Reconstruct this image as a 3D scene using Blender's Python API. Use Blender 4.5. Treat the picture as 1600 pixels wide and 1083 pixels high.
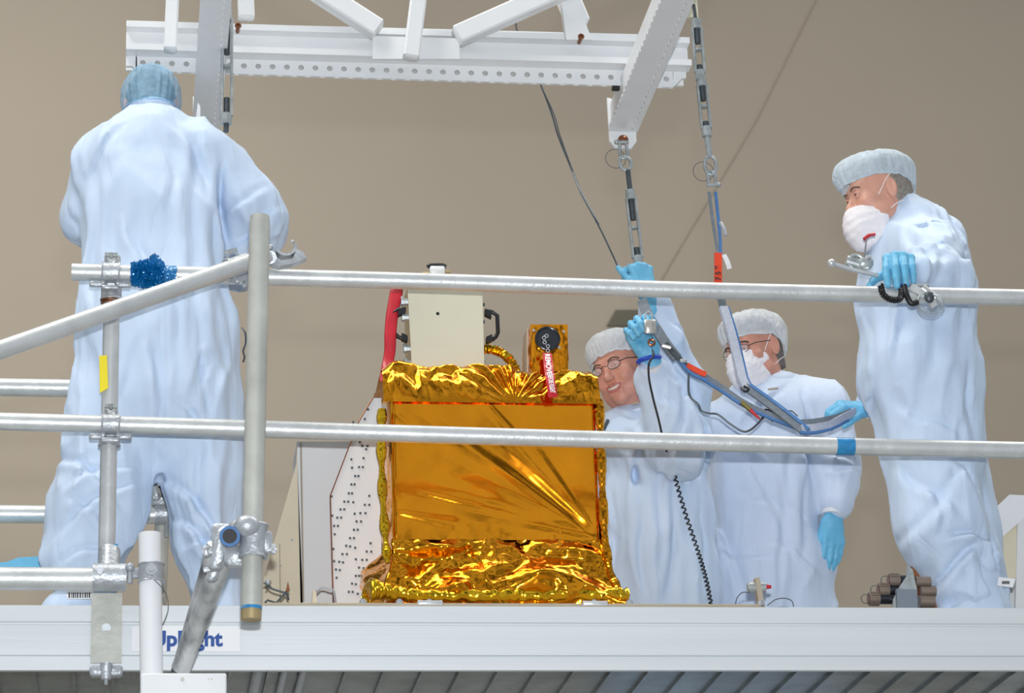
import bpy, math, random
import numpy as np
from math import radians, sin, cos, pi, sqrt
from mathutils import Vector, Matrix

sc = bpy.context.scene
for o in list(bpy.data.objects):
    bpy.data.objects.remove(o)
COL = sc.collection
random.seed(7)
RNG = np.random.RandomState(11)

# ------------------------------------------------------------------ camera
F_PX, W_PX, H_PX = 4500.0, 1600, 1083
PITCH, YAW, ROLL = radians(18.9), radians(8.0), radians(1.75)
fwd = np.array([cos(PITCH)*sin(YAW), cos(PITCH)*cos(YAW), sin(PITCH)])
r0 = np.array([cos(YAW), -sin(YAW), 0.0]); u0 = np.cross(r0, fwd)
CR = r0*cos(ROLL) - u0*sin(ROLL); CU = u0*cos(ROLL) + r0*sin(ROLL)
CAM = -8.5*(fwd - CU*(948-541.5)/F_PX)
cd = bpy.data.cameras.new('camera'); cam = bpy.data.objects.new('camera', cd); COL.objects.link(cam)
cd.sensor_width = 36; cd.lens = 36*F_PX/W_PX; cd.clip_end = 200
cam.matrix_world = Matrix(((CR[0], CU[0], -fwd[0], CAM[0]), (CR[1], CU[1], -fwd[1], CAM[1]), (CR[2], CU[2], -fwd[2], CAM[2]), (0, 0, 0, 1)))
sc.camera = cam
cd.dof.use_dof = True; cd.dof.focus_distance = 9.1; cd.dof.aperture_fstop = 7.1

def P(px, py, Y):                       # point of the photograph on the upright plane at depth Y
    d = fwd + CR*(px-800)/F_PX - CU*(py-541.5)/F_PX
    return CAM + d*((Y-CAM[1])/d[1])
def PZ(px, py, Z):
    d = fwd + CR*(px-800)/F_PX - CU*(py-541.5)/F_PX
    return CAM + d*((Z-CAM[2])/d[2])

# ------------------------------------------------------------------ light
sc.view_settings.view_transform = 'Standard'; sc.view_settings.look = 'None'
sc.view_settings.gamma = 1; sc.view_settings.exposure = 0.0; sc.view_settings.use_curve_mapping = False
w = bpy.data.worlds.new('hall_light'); sc.world = w; w.use_nodes = True
bg = w.node_tree.nodes['Background']; bg.inputs[1].default_value = 0.36
# noise standing in for the unseen hall, added to vary the foil reflections
_t = w.node_tree; _tc = _t.nodes.new('ShaderNodeTexCoord'); _n = _t.nodes.new('ShaderNodeTexNoise'); _n.inputs['Scale'].default_value = 2.6; _n.inputs['Detail'].default_value = 3
_r = _t.nodes.new('ShaderNodeValToRGB'); _r.color_ramp.elements[0].position = .40; _r.color_ramp.elements[0].color = (.16, .16, .17, 1); _r.color_ramp.elements[1].position = .58; _r.color_ramp.elements[1].color = (1.5, 1.6, 1.7, 1)
_t.links.new(_tc.outputs['Generated'], _n.inputs['Vector']); _t.links.new(_n.outputs['Fac'], _r.inputs[0]); _t.links.new(_r.outputs[0], bg.inputs[0])
def area(name, loc, target, sx, sy, power, col):
    l = bpy.data.lights.new(name, 'AREA'); l.shape = 'RECTANGLE'; l.size = sx; l.size_y = sy; l.energy = power; l.color = col
    o = bpy.data.objects.new(name, l); COL.objects.link(o); o.location = loc
    o.rotation_euler = (Vector(target)-Vector(loc)).to_track_quat('-Z', 'Y').to_euler(); return o
# two rows of high bay lamps in the hall roof and the photographer's flash just above the lens
area('high_bay_lamps', (-3.0, -1.0, 8.0), (0, 1.0, 0), 2.4, 6, 560, (1.0, 0.96, 0.88))
area('high_bay_lamps', (3.5, 1.5, 8.0), (0.5, 1.5, 0), 2.4, 6, 380, (1.0, 0.96, 0.88))
FL = CAM + CU*0.26 + CR*0.02
area('camera_flash', FL, CAM+fwd*9+np.array([-.35, 0, 0]), 0.09, 0.06, 430, (0.97, 0.985, 1.0))

area('wall_fill', (-4, 9.5, 9.5), (-2, 16, 2), 8, 2, 500, (1.0, 0.965, 0.93))  # pair of fill lights added to brighten the back wall
area('wall_fill', (6, 9.5, 9.5), (4, 16, 2), 8, 2, 150, (1.0, 0.955, 0.90))
# ------------------------------------------------------------------ materials
def lin(c):
    return tuple((x/12.92 if x <= .04045 else ((x+.055)/1.055)**2.4) for x in [v/255 for v in c])
def mat(name, rgb, rough=.5, metal=0., noise=0., nscale=8., bump=0., bscale=40., alpha=1., coat=0., sheen=0., trans=0., dirt=None, dscale=3., aniso=None):
    m = bpy.data.materials.new(name); m.use_nodes = True; nt = m.node_tree; b = nt.nodes['Principled BSDF']
    c = lin(rgb)+(1,)
    b.inputs['Base Color'].default_value = c; b.inputs['Roughness'].default_value = rough; b.inputs['Metallic'].default_value = metal
    if coat: b.inputs['Coat Weight'].default_value = coat; b.inputs['Coat Roughness'].default_value = .08
    if sheen: b.inputs['Sheen Weight'].default_value = sheen
    if alpha < 1: b.inputs['Alpha'].default_value = alpha
    if trans: b.inputs['Subsurface Weight'].default_value = trans; b.inputs['Subsurface Radius'].default_value = (.02, .008, .005); b.inputs['Subsurface Scale'].default_value = .5
    tc = nt.nodes.new('ShaderNodeTexCoord'); mp = nt.nodes.new('ShaderNodeMapping'); nt.links.new(tc.outputs['Object'], mp.inputs[0])
    if aniso: mp.inputs['Scale'].default_value = aniso
    if noise or dirt:
        n = nt.nodes.new('ShaderNodeTexNoise'); n.inputs['Scale'].default_value = dscale if dirt else nscale; n.inputs['Detail'].default_value = 5
        nt.links.new(mp.outputs[0], n.inputs['Vector'])
        r = nt.nodes.new('ShaderNodeValToRGB'); nt.links.new(n.outputs['Fac'], r.inputs[0])
        if dirt:
            r.color_ramp.elements[0].position = .42; r.color_ramp.elements[1].position = .62
            r.color_ramp.elements[0].color = lin(dirt)+(1,); r.color_ramp.elements[1].color = c
        else:
            r.color_ramp.elements[0].position = .3; r.color_ramp.elements[1].position = .7
            r.color_ramp.elements[0].color = tuple(x*(1-noise) for x in c[:3])+(1,); r.color_ramp.elements[1].color = tuple(min(1, x*(1+noise*.6)) for x in c[:3])+(1,)
        nt.links.new(r.outputs[0], b.inputs['Base Color'])
    if bump:
        n2 = nt.nodes.new('ShaderNodeTexNoise'); n2.inputs['Scale'].default_value = bscale; n2.inputs['Detail'].default_value = 4
        nt.links.new(mp.outputs[0], n2.inputs['Vector'])
        bp = nt.nodes.new('ShaderNodeBump'); bp.inputs['Strength'].default_value = bump; bp.inputs['Distance'].default_value = .01
        nt.links.new(n2.outputs['Fac'], bp.inputs['Height']); nt.links.new(bp.outputs[0], b.inputs['Normal'])
    return m

M = {}
M['wall'] = mat('beige_wall', (163, 153, 138), .85, noise=.035, nscale=.5, bump=.15, bscale=30)
M['floor'] = mat('grey_floor', (150, 150, 146), .4)
M['tube'] = mat('aluminium_tube', (206, 210, 212), .40, .45, noise=.12, nscale=14, bump=.12, bscale=60)
M['tube_dull'] = mat('weathered_tube', (190, 192, 186), .55, .30, noise=.18, nscale=10, bump=.15, bscale=50)
M['tube_scuffed'] = mat('scuffed_tube', (205, 208, 210), .4, .5, dirt=(70, 76, 84), dscale=9, aniso=(1, 1, .35))
M['clamp'] = mat('cast_clamp', (184, 190, 196), .42, .5, noise=.2, nscale=30, bump=.3, bscale=80)
M['bolt'] = mat('zinc_bolt', (170, 176, 182), .5, .4)
M['steel'] = mat('galvanised_steel', (172, 180, 182), .4, .45, noise=.25, nscale=40)
M['steel_dark'] = mat('dark_steel', (84, 92, 98), .45, .5, noise=.2, nscale=40)
M['white'] = mat('white_paint', (226, 229, 232), .38, noise=.03, nscale=6, coat=.15)
M['white_matte'] = mat('white_panel', (220, 222, 224), .6, noise=.02, nscale=4)
M['beam'] = mat('aluminium_beam', (212, 218, 222), .48, .25, noise=.06, nscale=3, aniso=(.15, 1, 6), bump=.04, bscale=20)
M['pvc'] = mat('white_pipe', (228, 231, 236), .4)
M['deck_under'] = mat('deck_underside', (132, 138, 138), .38, .6, noise=.25, nscale=9, bump=.35, bscale=90)
def fabric(name, rgb):
    m = mat(name, rgb, .68, sheen=.1, noise=.03, nscale=4); nt = m.node_tree; b = nt.nodes['Principled BSDF']
    mp = [n for n in nt.nodes if n.type == 'MAPPING'][0]
    m2 = nt.nodes.new('ShaderNodeMapping'); tc = [n for n in nt.nodes if n.type == 'TEX_COORD'][0]; nt.links.new(tc.outputs['Object'], m2.inputs[0]); m2.inputs['Scale'].default_value = (1, 1, .22); m2.inputs['Rotation'].default_value = (0, .25, 0)
    prev = None
    for sc_, st, dist, dis in ((3.2, .30, .04, .5), (8, .42, .018, .5), (24, .28, .006, .3)):
        n = nt.nodes.new('ShaderNodeTexNoise'); n.inputs['Scale'].default_value = sc_; n.inputs['Detail'].default_value = 2.0; n.inputs['Distortion'].default_value = dis; nt.links.new(m2.outputs[0], n.inputs['Vector'])
        r = nt.nodes.new('ShaderNodeMapRange'); r.inputs[1].default_value = .5; r.inputs[2].default_value = .75
        a = nt.nodes.new('ShaderNodeMath'); a.operation = 'SUBTRACT'; a.inputs[1].default_value = .5; nt.links.new(n.outputs['Fac'], a.inputs[0])
        c = nt.nodes.new('ShaderNodeMath'); c.operation = 'ABSOLUTE'; nt.links.new(a.outputs[0], c.inputs[0])
        e = nt.nodes.new('ShaderNodeMath'); e.operation = 'POWER'; e.inputs[1].default_value = .7; nt.links.new(c.outputs[0], e.inputs[0])
        bp = nt.nodes.new('ShaderNodeBump'); bp.inputs['Strength'].default_value = st; bp.inputs['Distance'].default_value = dist
        nt.links.new(e.outputs[0], bp.inputs['Height'])
        if prev is not None: nt.links.new(prev.outputs[0], bp.inputs['Normal'])
        prev = bp
    nt.links.new(prev.outputs[0], b.inputs['Normal']); return m
M['coverall'] = fabric('pale_blue_cleanroom_fabric', (194, 213, 237))
M['coverall_white'] = fabric('white_cleanroom_fabric', (200, 214, 235))
M['collar'] = mat('collar_fabric', (212, 225, 243), .7, bump=.15, bscale=60)
M['cuff'] = mat('white_knit_cuff', (226, 228, 234), .85, bump=.4, bscale=160)
M['glove'] = mat('blue_nitrile', (108, 186, 224), .48, bump=.12, bscale=90, noise=.08, nscale=30)
M['skin'] = mat('skin', (214, 160, 140), .48, noise=.10, nscale=22, trans=.15, bump=.12, bscale=120)
M['skin_red'] = mat('ruddy_skin', (208, 148, 128), .5, noise=.14, nscale=20, trans=.15, bump=.12, bscale=120)
M['lip'] = mat('lip', (186, 110, 104), .45)
M['teeth'] = mat('teeth', (232, 224, 210), .3)
M['mouth'] = mat('mouth_inside', (90, 36, 36), .6)
M['eye'] = mat('eye_white', (225, 220, 214), .2)
M['iris'] = mat('iris', (52, 44, 40), .2)
M['brow'] = mat('brow_hair', (120, 100, 86), .9, bump=.6, bscale=300)
M['hair_dark'] = mat('dark_hair', (66, 62, 62), .7, noise=.4, nscale=90, bump=.5, bscale=200)
M['hair_dim'] = mat('dim_grey_hair', (112, 104, 100), .8, noise=.3, nscale=90, bump=.5, bscale=200)
M['hair_grey'] = mat('grey_hair', (150, 142, 134), .8, noise=.3, nscale=90, bump=.5, bscale=200)
M['mask'] = mat('white_face_mask', (236, 232, 236), .8, bump=.45, bscale=45)
M['black'] = mat('black_rubber', (24, 25, 28), .4)
M['black_gloss'] = mat('black_anodised', (22, 26, 34), .22, coat=.4)
M['cream'] = mat('cream_anodised_panel', (218, 214, 192), .42, .25, noise=.05, nscale=5)
M['cream_dark'] = mat('tan_metal_edge', (178, 158, 118), .4, .5, noise=.2, nscale=20)
M['red'] = mat('red_fabric', (196, 24, 44), .5, noise=.12, nscale=18, coat=.2)
M['orange'] = mat('orange_label', (226, 72, 38), .5)
M['blue_tape'] = mat('blue_tape', (34, 132, 190), .35, noise=.25, nscale=40, coat=.4)
M['blue_foil'] = mat('crinkled_blue_film', (10, 112, 176), .16, .25, coat=.8)
M['yellow'] = mat('yellow_tape', (238, 220, 40), .5)
M['blue_ink'] = mat('blue_ink', (28, 74, 150), .5)
M['blue_wrist'] = mat('blue_wrist_band', (20, 70, 190), .45)
M['sling'] = mat('grey_sling', (118, 128, 138), .7, noise=.15, nscale=60, bump=.4, bscale=200)
M['sling_blue'] = mat('blue_sling_edge', (74, 120, 176), .65, noise=.15, nscale=60)
M['sling_white'] = mat('white_sling', (186, 192, 208), .75, noise=.10, nscale=90, bump=.5, bscale=240)
M['tan'] = mat('tan_plate', (176, 166, 148), .5, .2, noise=.1, nscale=8)
M['padlock'] = mat('brushed_padlock', (206, 204, 198), .3, .8)
M['sticker'] = mat('white_sticker', (232, 234, 238), .45)
M['ink'] = mat('black_ink', (40, 40, 44), .6)
M['vent'] = mat('dark_vent', (96, 92, 78), .7)
M['copper'] = mat('copper_fitting', (150, 100, 72), .35, .8)
M['steel_front'] = mat('grey_bracket', (128, 138, 150), .5, .4)
M['knurl'] = mat('knurled_bronze', (140, 126, 116), .4, .5, noise=.15, nscale=40)
M['olive'] = mat('olive_plug', (120, 112, 60), .45, .4)
M['wood'] = mat('cream_board', (218, 208, 184), .6, noise=.08, nscale=5)
M['glass'] = mat('lens', (230, 235, 240), .05, alpha=.12)
M['cap_white'] = mat('white_bouffant', (234, 240, 246), .85, noise=.10, nscale=60, alpha=.60, bump=.9, bscale=34)
M['cap_blue'] = mat('blue_bouffant', (212, 228, 242), .85, noise=.10, nscale=60, alpha=.62, bump=.5, bscale=70)
M['cap_sheer'] = mat('sheer_blue_bouffant', (156, 206, 240), .7, noise=.25, nscale=30, alpha=.46, bump=.6, bscale=50)
def gold(name, rgb, rough, bscale, bs):
    m = mat(name, rgb, rough, 1.0, bump=bs, bscale=bscale, noise=.10, nscale=9)
    return m
M['gold'] = gold('amber_foil', (248, 160, 34), .17, 14, .10)
M['gold_crumpled'] = gold('crumpled_amber_foil', (238, 158, 34), .14, 30, .12)
M['gold_yellow'] = gold('yellow_gold_foil', (240, 192, 44), .15, 30, .15)

# ------------------------------------------------------------------ objects
def put(o, label=None, cat=None, group=None, kind=None):
    if label: o['label'] = label
    if cat: o['category'] = cat
    if group: o['group'] = group
    if kind: o['kind'] = kind
    return o
ROOTLOC = {}
def thing(name, label, cat, loc, group=None):
    o = bpy.data.objects.new(name, None); COL.objects.link(o); o.location = tuple(loc); o.empty_display_size = .1
    ROOTLOC[o.name] = np.array(loc, float)
    return put(o, label, cat, group)

def mesh_obj(name, V, Fc, material, parent=None, label=None, smooth=True):
    V = np.asarray(V, float)
    if parent is not None:
        org = ROOTLOC[parent.name]
    else:
        lo, hi = V.min(0), V.max(0); org = np.array([(lo[0]+hi[0])/2, (lo[1]+hi[1])/2, lo[2]])
    me = bpy.data.meshes.new(name)
    VV = V-org
    if isinstance(Fc, np.ndarray) and Fc.shape[1] == 4:
        nf = len(Fc)
        me.vertices.add(len(VV)); me.vertices.foreach_set('co', VV.astype(np.float32).ravel())
        me.loops.add(nf*4); me.loops.foreach_set('vertex_index', Fc.astype(np.int32).ravel())
        me.polygons.add(nf); me.polygons.foreach_set('loop_start', np.arange(nf, dtype=np.int32)*4)
        me.update(calc_edges=True); me.validate()
    else:
        me.from_pydata([tuple(v) for v in VV], [], [tuple(int(i) for i in f) for f in Fc]); me.update()
    me.materials.append(material)
    if smooth is True:
        me.polygons.foreach_set('use_smooth', [True]*len(me.polygons))
    elif smooth == 'auto':
        me.polygons.foreach_set('use_smooth', [True]*len(me.polygons))
        me.set_sharp_from_angle(angle=radians(38))
    o = bpy.data.objects.new(name, me); COL.objects.link(o)
    if parent is not None:
        o.parent = parent
        ROOTLOC[o.name] = org
    else:
        o.location = tuple(org); ROOTLOC[o.name] = org
    if label: o['label'] = label
    return o

def unit(v):
    v = np.asarray(v, float); n = np.linalg.norm(v); return v/n if n > 1e-12 else v
def frame(d):
    d = unit(d); a = np.array([0, 0, 1.]) if abs(d[2]) < .9 else np.array([1., 0, 0])
    s = unit(np.cross(d, a)); return s, np.cross(s, d), d
def spline(pts, n=8):
    pts = [np.asarray(p, float) for p in pts]
    if len(pts) < 3: return pts
    q = [2*pts[0]-pts[1]]+pts+[2*pts[-1]-pts[-2]]; out = []
    for i in range(1, len(q)-2):
        a, b, c, d = q[i-1:i+3]
        for k in range(n):
            t = k/n
            out.append(.5*((2*b)+(c-a)*t+(2*a-5*b+4*c-d)*t*t+(-a+3*b-3*c+d)*t**3))
    out.append(pts[-1]); return out

class MB:
    def __init__(s): s.V = []; s.F = []
    def add(s, V, Fs):
        k = len(s.V); s.V += [np.asarray(v, float) for v in V]; s.F += [tuple(i+k for i in f) for f in Fs]; return s
    def box(s, c, size, ax=None, bev=0.):
        c = np.asarray(c, float); X, Y, Z = ax if ax is not None else (np.array([1., 0, 0]), np.array([0, 1., 0]), np.array([0, 0, 1.]))
        hx, hy, hz = [v/2 for v in size]
        if bev <= 0:
            V = [c+X*a*hx+Y*b*hy+Z*d*hz for a in (-1, 1) for b in (-1, 1) for d in (-1, 1)]
            return s.add(V, [(0, 1, 3, 2), (4, 6, 7, 5), (0, 4, 5, 1), (2, 3, 7, 6), (0, 2, 6, 4), (1, 5, 7, 3)])
        # bevelled: octagonal section along Y with inset caps
        b = min(bev, hx*.45, hz*.45, hy*.45)
        def ring(yy, k):
            hX, hZ = hx-k, hz-k
            return [c+X*x+Z*z+Y*yy for x, z in ((-hX+b, -hZ), (hX-b, -hZ), (hX, -hZ+b), (hX, hZ-b), (hX-b, hZ), (-hX+b, hZ), (-hX, hZ-b), (-hX, -hZ+b))]
        R = [ring(-hy, b), ring(-hy+b, 0), ring(hy-b, 0), ring(hy, b)]
        V = sum(R, []); Fs = [tuple(range(8))[::-1], tuple(range(24, 32))]
        for i in range(3):
            for j in range(8):
                a, d = i*8+j, i*8+(j+1) % 8
                Fs.append((a, d, d+8, a+8))
        return s.add(V, Fs)
    def tube(s, pts, r, seg=16, cap=True, rr=None, open_in=None, flat=1.):
        pts = [np.asarray(p, float) for p in pts]; n = len(pts)
        S, U, D = frame(pts[1]-pts[0]); V = []
        for i, p in enumerate(pts):
            t = unit((pts[min(i+1, n-1)]-pts[max(i-1, 0)]))
            S = unit(S-t*np.dot(S, t)); U = np.cross(S, t)
            ri = rr[i] if rr is not None else r
            for k in range(seg):
                a = 2*pi*k/seg; V.append(p+S*cos(a)*ri+U*sin(a)*ri*flat)
        Fs = []
        for i in range(n-1):
            for k in range(seg):
                a = i*seg+k; b = i*seg+(k+1) % seg
                Fs.append((a, b, b+seg, a+seg))
        if cap: Fs.append(tuple(range(seg))[::-1]); Fs.append(tuple((n-1)*seg+k for k in range(seg)))
        return s.add(V, Fs)
    def cyl(s, a, b, r, r2=None, seg=20):
        a, b = np.asarray(a, float), np.asarray(b, float)
        return s.tube([a, b], r, seg, rr=[r, r if r2 is None else r2])
    def pipe(s, a, b, r, wall=.004, seg=24):            # hollow tube with visible bore
        a, b = np.asarray(a, float), np.asarray(b, float); S, U, D = frame(b-a); V = []
        for p, rad in ((a, r), (b, r), (b, r-wall), (a, r-wall)):
            for k in range(seg):
                t = 2*pi*k/seg; V.append(p+S*cos(t)*rad+U*sin(t)*rad)
        Fs = []
        for i in range(4):
            for k in range(seg):
                j = (i+1) % 4; k2 = (k+1) % seg
                Fs.append((i*seg+k, i*seg+k2, j*seg+k2, j*seg+k))
        return s.add(V, Fs)
    def sphere(s, c, r, nu=16, nv=10):
        c = np.asarray(c, float); r = np.array([r]*3) if np.isscalar(r) else np.asarray(r)
        V = [c+np.array([0, 0, r[2]])]
        for i in range(1, nv):
            for k in range(nu):
                a, b = pi*i/nv, 2*pi*k/nu
                V.append(c+np.array([sin(a)*cos(b)*r[0], sin(a)*sin(b)*r[1], cos(a)*r[2]]))
        V.append(c-np.array([0, 0, r[2]])); Fs = []
        for k in range(nu): Fs.append((0, 1+k, 1+(k+1) % nu))
        for i in range(nv-2):
            for k in range(nu):
                a = 1+i*nu+k; b = 1+i*nu+(k+1) % nu; Fs.append((a, a+nu, b+nu, b))
        e = len(V)-1; o = 1+(nv-2)*nu
        for k in range(nu): Fs.append((o+k, e, o+(k+1) % nu))
        return s.add(V, Fs)
    def prism(s, poly, depth):                           # closed polygon of 3D points, swept by a vector
        n = len(poly); dv = np.asarray(depth, float); poly = [np.asarray(p, float) for p in poly]
        return s.add(poly+[p+dv for p in poly], [tuple(range(n))[::-1], tuple(range(n, 2*n))]+[(i, (i+1) % n, (i+1) % n+n, i+n) for i in range(n)])
    def ribbon(s, pts, wdir, width, thick):
        pts = [np.asarray(p, float) for p in pts]; n = len(pts); V = []
        for i, p in enumerate(pts):
            t = unit(pts[min(i+1, n-1)]-pts[max(i-1, 0)]); wd = wdir[i] if isinstance(wdir, list) else wdir
            wv = unit(np.asarray(wd)-t*np.dot(wd, t)); nn = np.cross(t, wv)
            for a, b in ((-1, -1), (1, -1), (1, 1), (-1, 1)): V.append(p+wv*a*width/2+nn*b*thick/2)
        Fs = [(3, 2, 1, 0), tuple((n-1)*4+k for k in range(4))]
        for i in range(n-1):
            for k in range(4): Fs.append((i*4+k, i*4+(k+1) % 4, i*4+4+(k+1) % 4, i*4+4+k))
        return s.add(V, Fs)
    def torus(s, c, nrm, R, r, seg=24, seg2=8, a0=0., a1=2*pi, ref=None, sq=1.):
        S, U, D = frame(nrm)
        if ref is not None: S = unit(np.asarray(ref)-D*np.dot(ref, D)); U = np.cross(D, S)
        pts = [np.asarray(c)+S*cos(a0+(a1-a0)*k/seg)*R+U*sin(a0+(a1-a0)*k/seg)*R*sq for k in range(seg+1)]
        if abs(a1-a0-2*pi) < 1e-6:
            pts = pts[:-1]; n = len(pts); V = []
            for i, p in enumerate(pts):
                rd = unit(p-np.asarray(c))
                for k in range(seg2):
                    a = 2*pi*k/seg2; V.append(p+rd*cos(a)*r+D*sin(a)*r)
            Fs = []
            for i in range(n):
                j = (i+1) % n
                for k in range(seg2): Fs.append((i*seg2+k, j*seg2+k, j*seg2+(k+1) % seg2, i*seg2+(k+1) % seg2))
            return s.add(V, Fs)
        return s.tube(pts, r, seg2)
    def build(s, name, material, parent=None, label=None, smooth='auto'):
        return mesh_obj(name, s.V, s.F, material, parent, label, smooth)

def text_mesh(txt, size, org, right, up, material, name, parent, bold=0., depth=.0006, label=None, spacing=1.):
    cu = bpy.data.curves.new('lettering', 'FONT'); cu.body = txt; cu.size = size; cu.extrude = depth; cu.offset = bold; cu.space_character = spacing
    to = bpy.data.objects.new('lettering', cu); COL.objects.link(to)
    bpy.context.view_layer.update()
    me = bpy.data.meshes.new_from_object(to.evaluated_get(bpy.context.evaluated_depsgraph_get()))
    V = np.array([v.co[:] for v in me.vertices]); Fs = [tuple(p.vertices) for p in me.polygons]
    bpy.data.objects.remove(to); bpy.data.curves.remove(cu); bpy.data.meshes.remove(me)
    R, U = unit(right), unit(up); N = np.cross(R, U)
    Vw = np.asarray(org)+V[:, :1]*R+V[:, 1:2]*U+V[:, 2:3]*N
    return mesh_obj(name, Vw, Fs, material, parent, label, False)

# ------------------------------------------------------------------ noise + implicit surfaces
LAT = RNG.rand(32, 32, 32).astype(np.float32)
def vnoise(p):
    i = np.floor(p).astype(np.int32); f = (p-i).astype(np.float32); f = f*f*(3-2*f)
    i0 = i & 31; i1 = (i+1) & 31; r = 0
    for a in (0, 1):
        for b in (0, 1):
            for c in (0, 1):
                wgt = (f[..., 0] if a else 1-f[..., 0])*(f[..., 1] if b else 1-f[..., 1])*(f[..., 2] if c else 1-f[..., 2])
                r = r+wgt*LAT[(i1 if a else i0)[..., 0], (i1 if b else i0)[..., 1], (i1 if c else i0)[..., 2]]
    return r
def smin(a, b, k):
    h = np.maximum(k-np.abs(a-b), 0)/k
    return np.minimum(a, b)-h*h*k*.25
def d_cap(p, a, b, ra, rb, sq=None):
    a, b = np.asarray(a, np.float32), np.asarray(b, np.float32); ab = b-a
    q = p
    t = np.clip(((q-a)@ab)/max(float(ab@ab), 1e-9), 0, 1)
    d = q-(a+t[..., None]*ab)
    if sq is not None:
        n, f = sq; n = np.asarray(n, np.float32); c = d@n; d = d+(c*(f-1))[..., None]*n
    return np.sqrt((d*d).sum(-1))-(ra+(rb-ra)*t)
def d_ell(p, c, r, R=None):
    q = p-np.asarray(c, np.float32)
    if R is not None: q = q@np.asarray(R, np.float32).T
    r = np.asarray(r, np.float32); k0 = np.sqrt(((q/r)**2).sum(-1)); k1 = np.sqrt(((q/(r*r))**2).sum(-1))+1e-9
    return k0*(k0-1)/k1
def grid(lo, hi, h):
    ax = [np.arange(lo[i], hi[i]+h, h, dtype=np.float32) for i in range(3)]
    G = np.stack(np.meshgrid(*ax, indexing='ij'), -1); return G
def surface_nets(G, Fv, h):
    S = Fv < 0
    nx, ny, nz = Fv.shape
    c = [S[i:nx-1+i, j:ny-1+j, k:nz-1+k] for i in (0, 1) for j in (0, 1) for k in (0, 1)]
    cnt = sum(x.astype(np.int8) for x in c); act = (cnt > 0) & (cnt < 8)
    idx = -np.ones(act.shape, np.int64); I = np.argwhere(act); idx[act] = np.arange(len(I))
    acc = np.zeros((len(I), 3)); num = np.zeros(len(I))
    corners = [(i, j, k) for i in (0, 1) for j in (0, 1) for k in (0, 1)]
    for a in range(8):
        for b in range(a+1, 8):
            ca, cb = np.array(corners[a]), np.array(corners[b])
            if np.abs(ca-cb).sum() != 1: continue
            fa = Fv[tuple((I+ca).T)]; fb = Fv[tuple((I+cb).T)]; m = (fa < 0) != (fb < 0)
            t = np.where(m, fa/np.where(m, fa-fb, 1), 0)
            acc += np.where(m[:, None], ca+t[:, None]*(cb-ca), 0); num += m
    V = G[0, 0, 0]+(I+acc/num[:, None])*h
    Q = []
    for ax in range(3):
        sl0 = [slice(None)]*3; sl1 = [slice(None)]*3; sl0[ax] = slice(0, -1); sl1[ax] = slice(1, None)
        A, B = S[tuple(sl0)], S[tuple(sl1)]; E = np.argwhere(A != B)
        o1, o2 = [(1, 2), (2, 0), (0, 1)][ax]
        E = E[(E[:, o1] > 0) & (E[:, o2] > 0) & (E[:, o1] < Fv.shape[o1]-1) & (E[:, o2] < Fv.shape[o2]-1)]
        e1 = np.zeros(3, int); e1[o1] = 1; e2 = np.zeros(3, int); e2[o2] = 1
        q = np.stack([idx[tuple((E-e1-e2).T)], idx[tuple((E-e2).T)], idx[tuple(E.T)], idx[tuple((E-e1).T)]], 1)
        flip = ~A[tuple(E.T)]; q[flip] = q[flip][:, ::-1]; Q.append(q)
    Q = np.concatenate(Q)
    return V, Q[(Q >= 0).all(1)]
def evalprims(G, prims):
    Fv = None
    for pr in prims:
        k = pr.get('k', .03); t = pr.get('op', '+')
        d = d_cap(G, pr['a'], pr['b'], pr['ra'], pr['rb'], pr.get('sq')) if 'a' in pr else d_ell(G, pr['c'], pr['r'], pr.get('R'))
        if Fv is None: Fv = d
        elif t == '+': Fv = smin(Fv, d, k)
        else: Fv = -smin(-Fv, d, k)
    return Fv
def bounds(prims, m):
    L = []; Hh = []
    for p in prims:
        if p.get('op', '+') != '+': continue
        if 'a' in p:
            r = max(p['ra'], p['rb']); L.append(np.minimum(p['a'], p['b'])-r); Hh.append(np.maximum(p['a'], p['b'])+r)
        else:
            r = np.max(p['r']); L.append(np.asarray(p['c'])-r); Hh.append(np.asarray(p['c'])+r)
    return np.min(L, 0)-m, np.max(Hh, 0)+m
def C(a, b, ra, rb, k=.03, sq=None, op='+'): return dict(a=np.asarray(a, float), b=np.asarray(b, float), ra=ra, rb=rb, k=k, sq=sq, op=op)
def EL(c, r, k=.02, op='+', R=None): return dict(c=np.asarray(c, float), r=r, k=k, op=op, R=R)
# ================================================================== SETTING
X1, Y1, Z1 = np.eye(3)
FLOOR = -3.62
WY = 16.0
mb = MB().box((1.0, WY+.05, 5.6), (34, .1, 2*(5.6-FLOOR))); o = mb.build('wall_back', M['wall'], smooth=False); put(o, kind='structure')
mb = MB().box((1.0, 3, FLOOR-.05), (34, 26.0, .1)); o = mb.build('floor', M['floor'], smooth=False); put(o, kind='structure')
# seam running down the wall covering
mb = MB().tube([P(1284, -20, WY-.004), P(1180, 190, WY-.004), P(1060, 390, WY-.004), P(985, 520, WY-.004)], .009, 6)
o = mb.build('trim_1', M['wall']); put(o, kind='structure')
a, b, c, d = [P(x, y, WY-.02) for x, y in ((962, 484), (1022, 484), (1022, 509), (948, 509))]
mb = MB().prism([d, c, b, a], (0, .02, 0)); o = mb.build('wall_vent', M['vent'], smooth=False)
put(o, 'small dark rectangular vent low on the beige back wall', 'vent')

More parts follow.
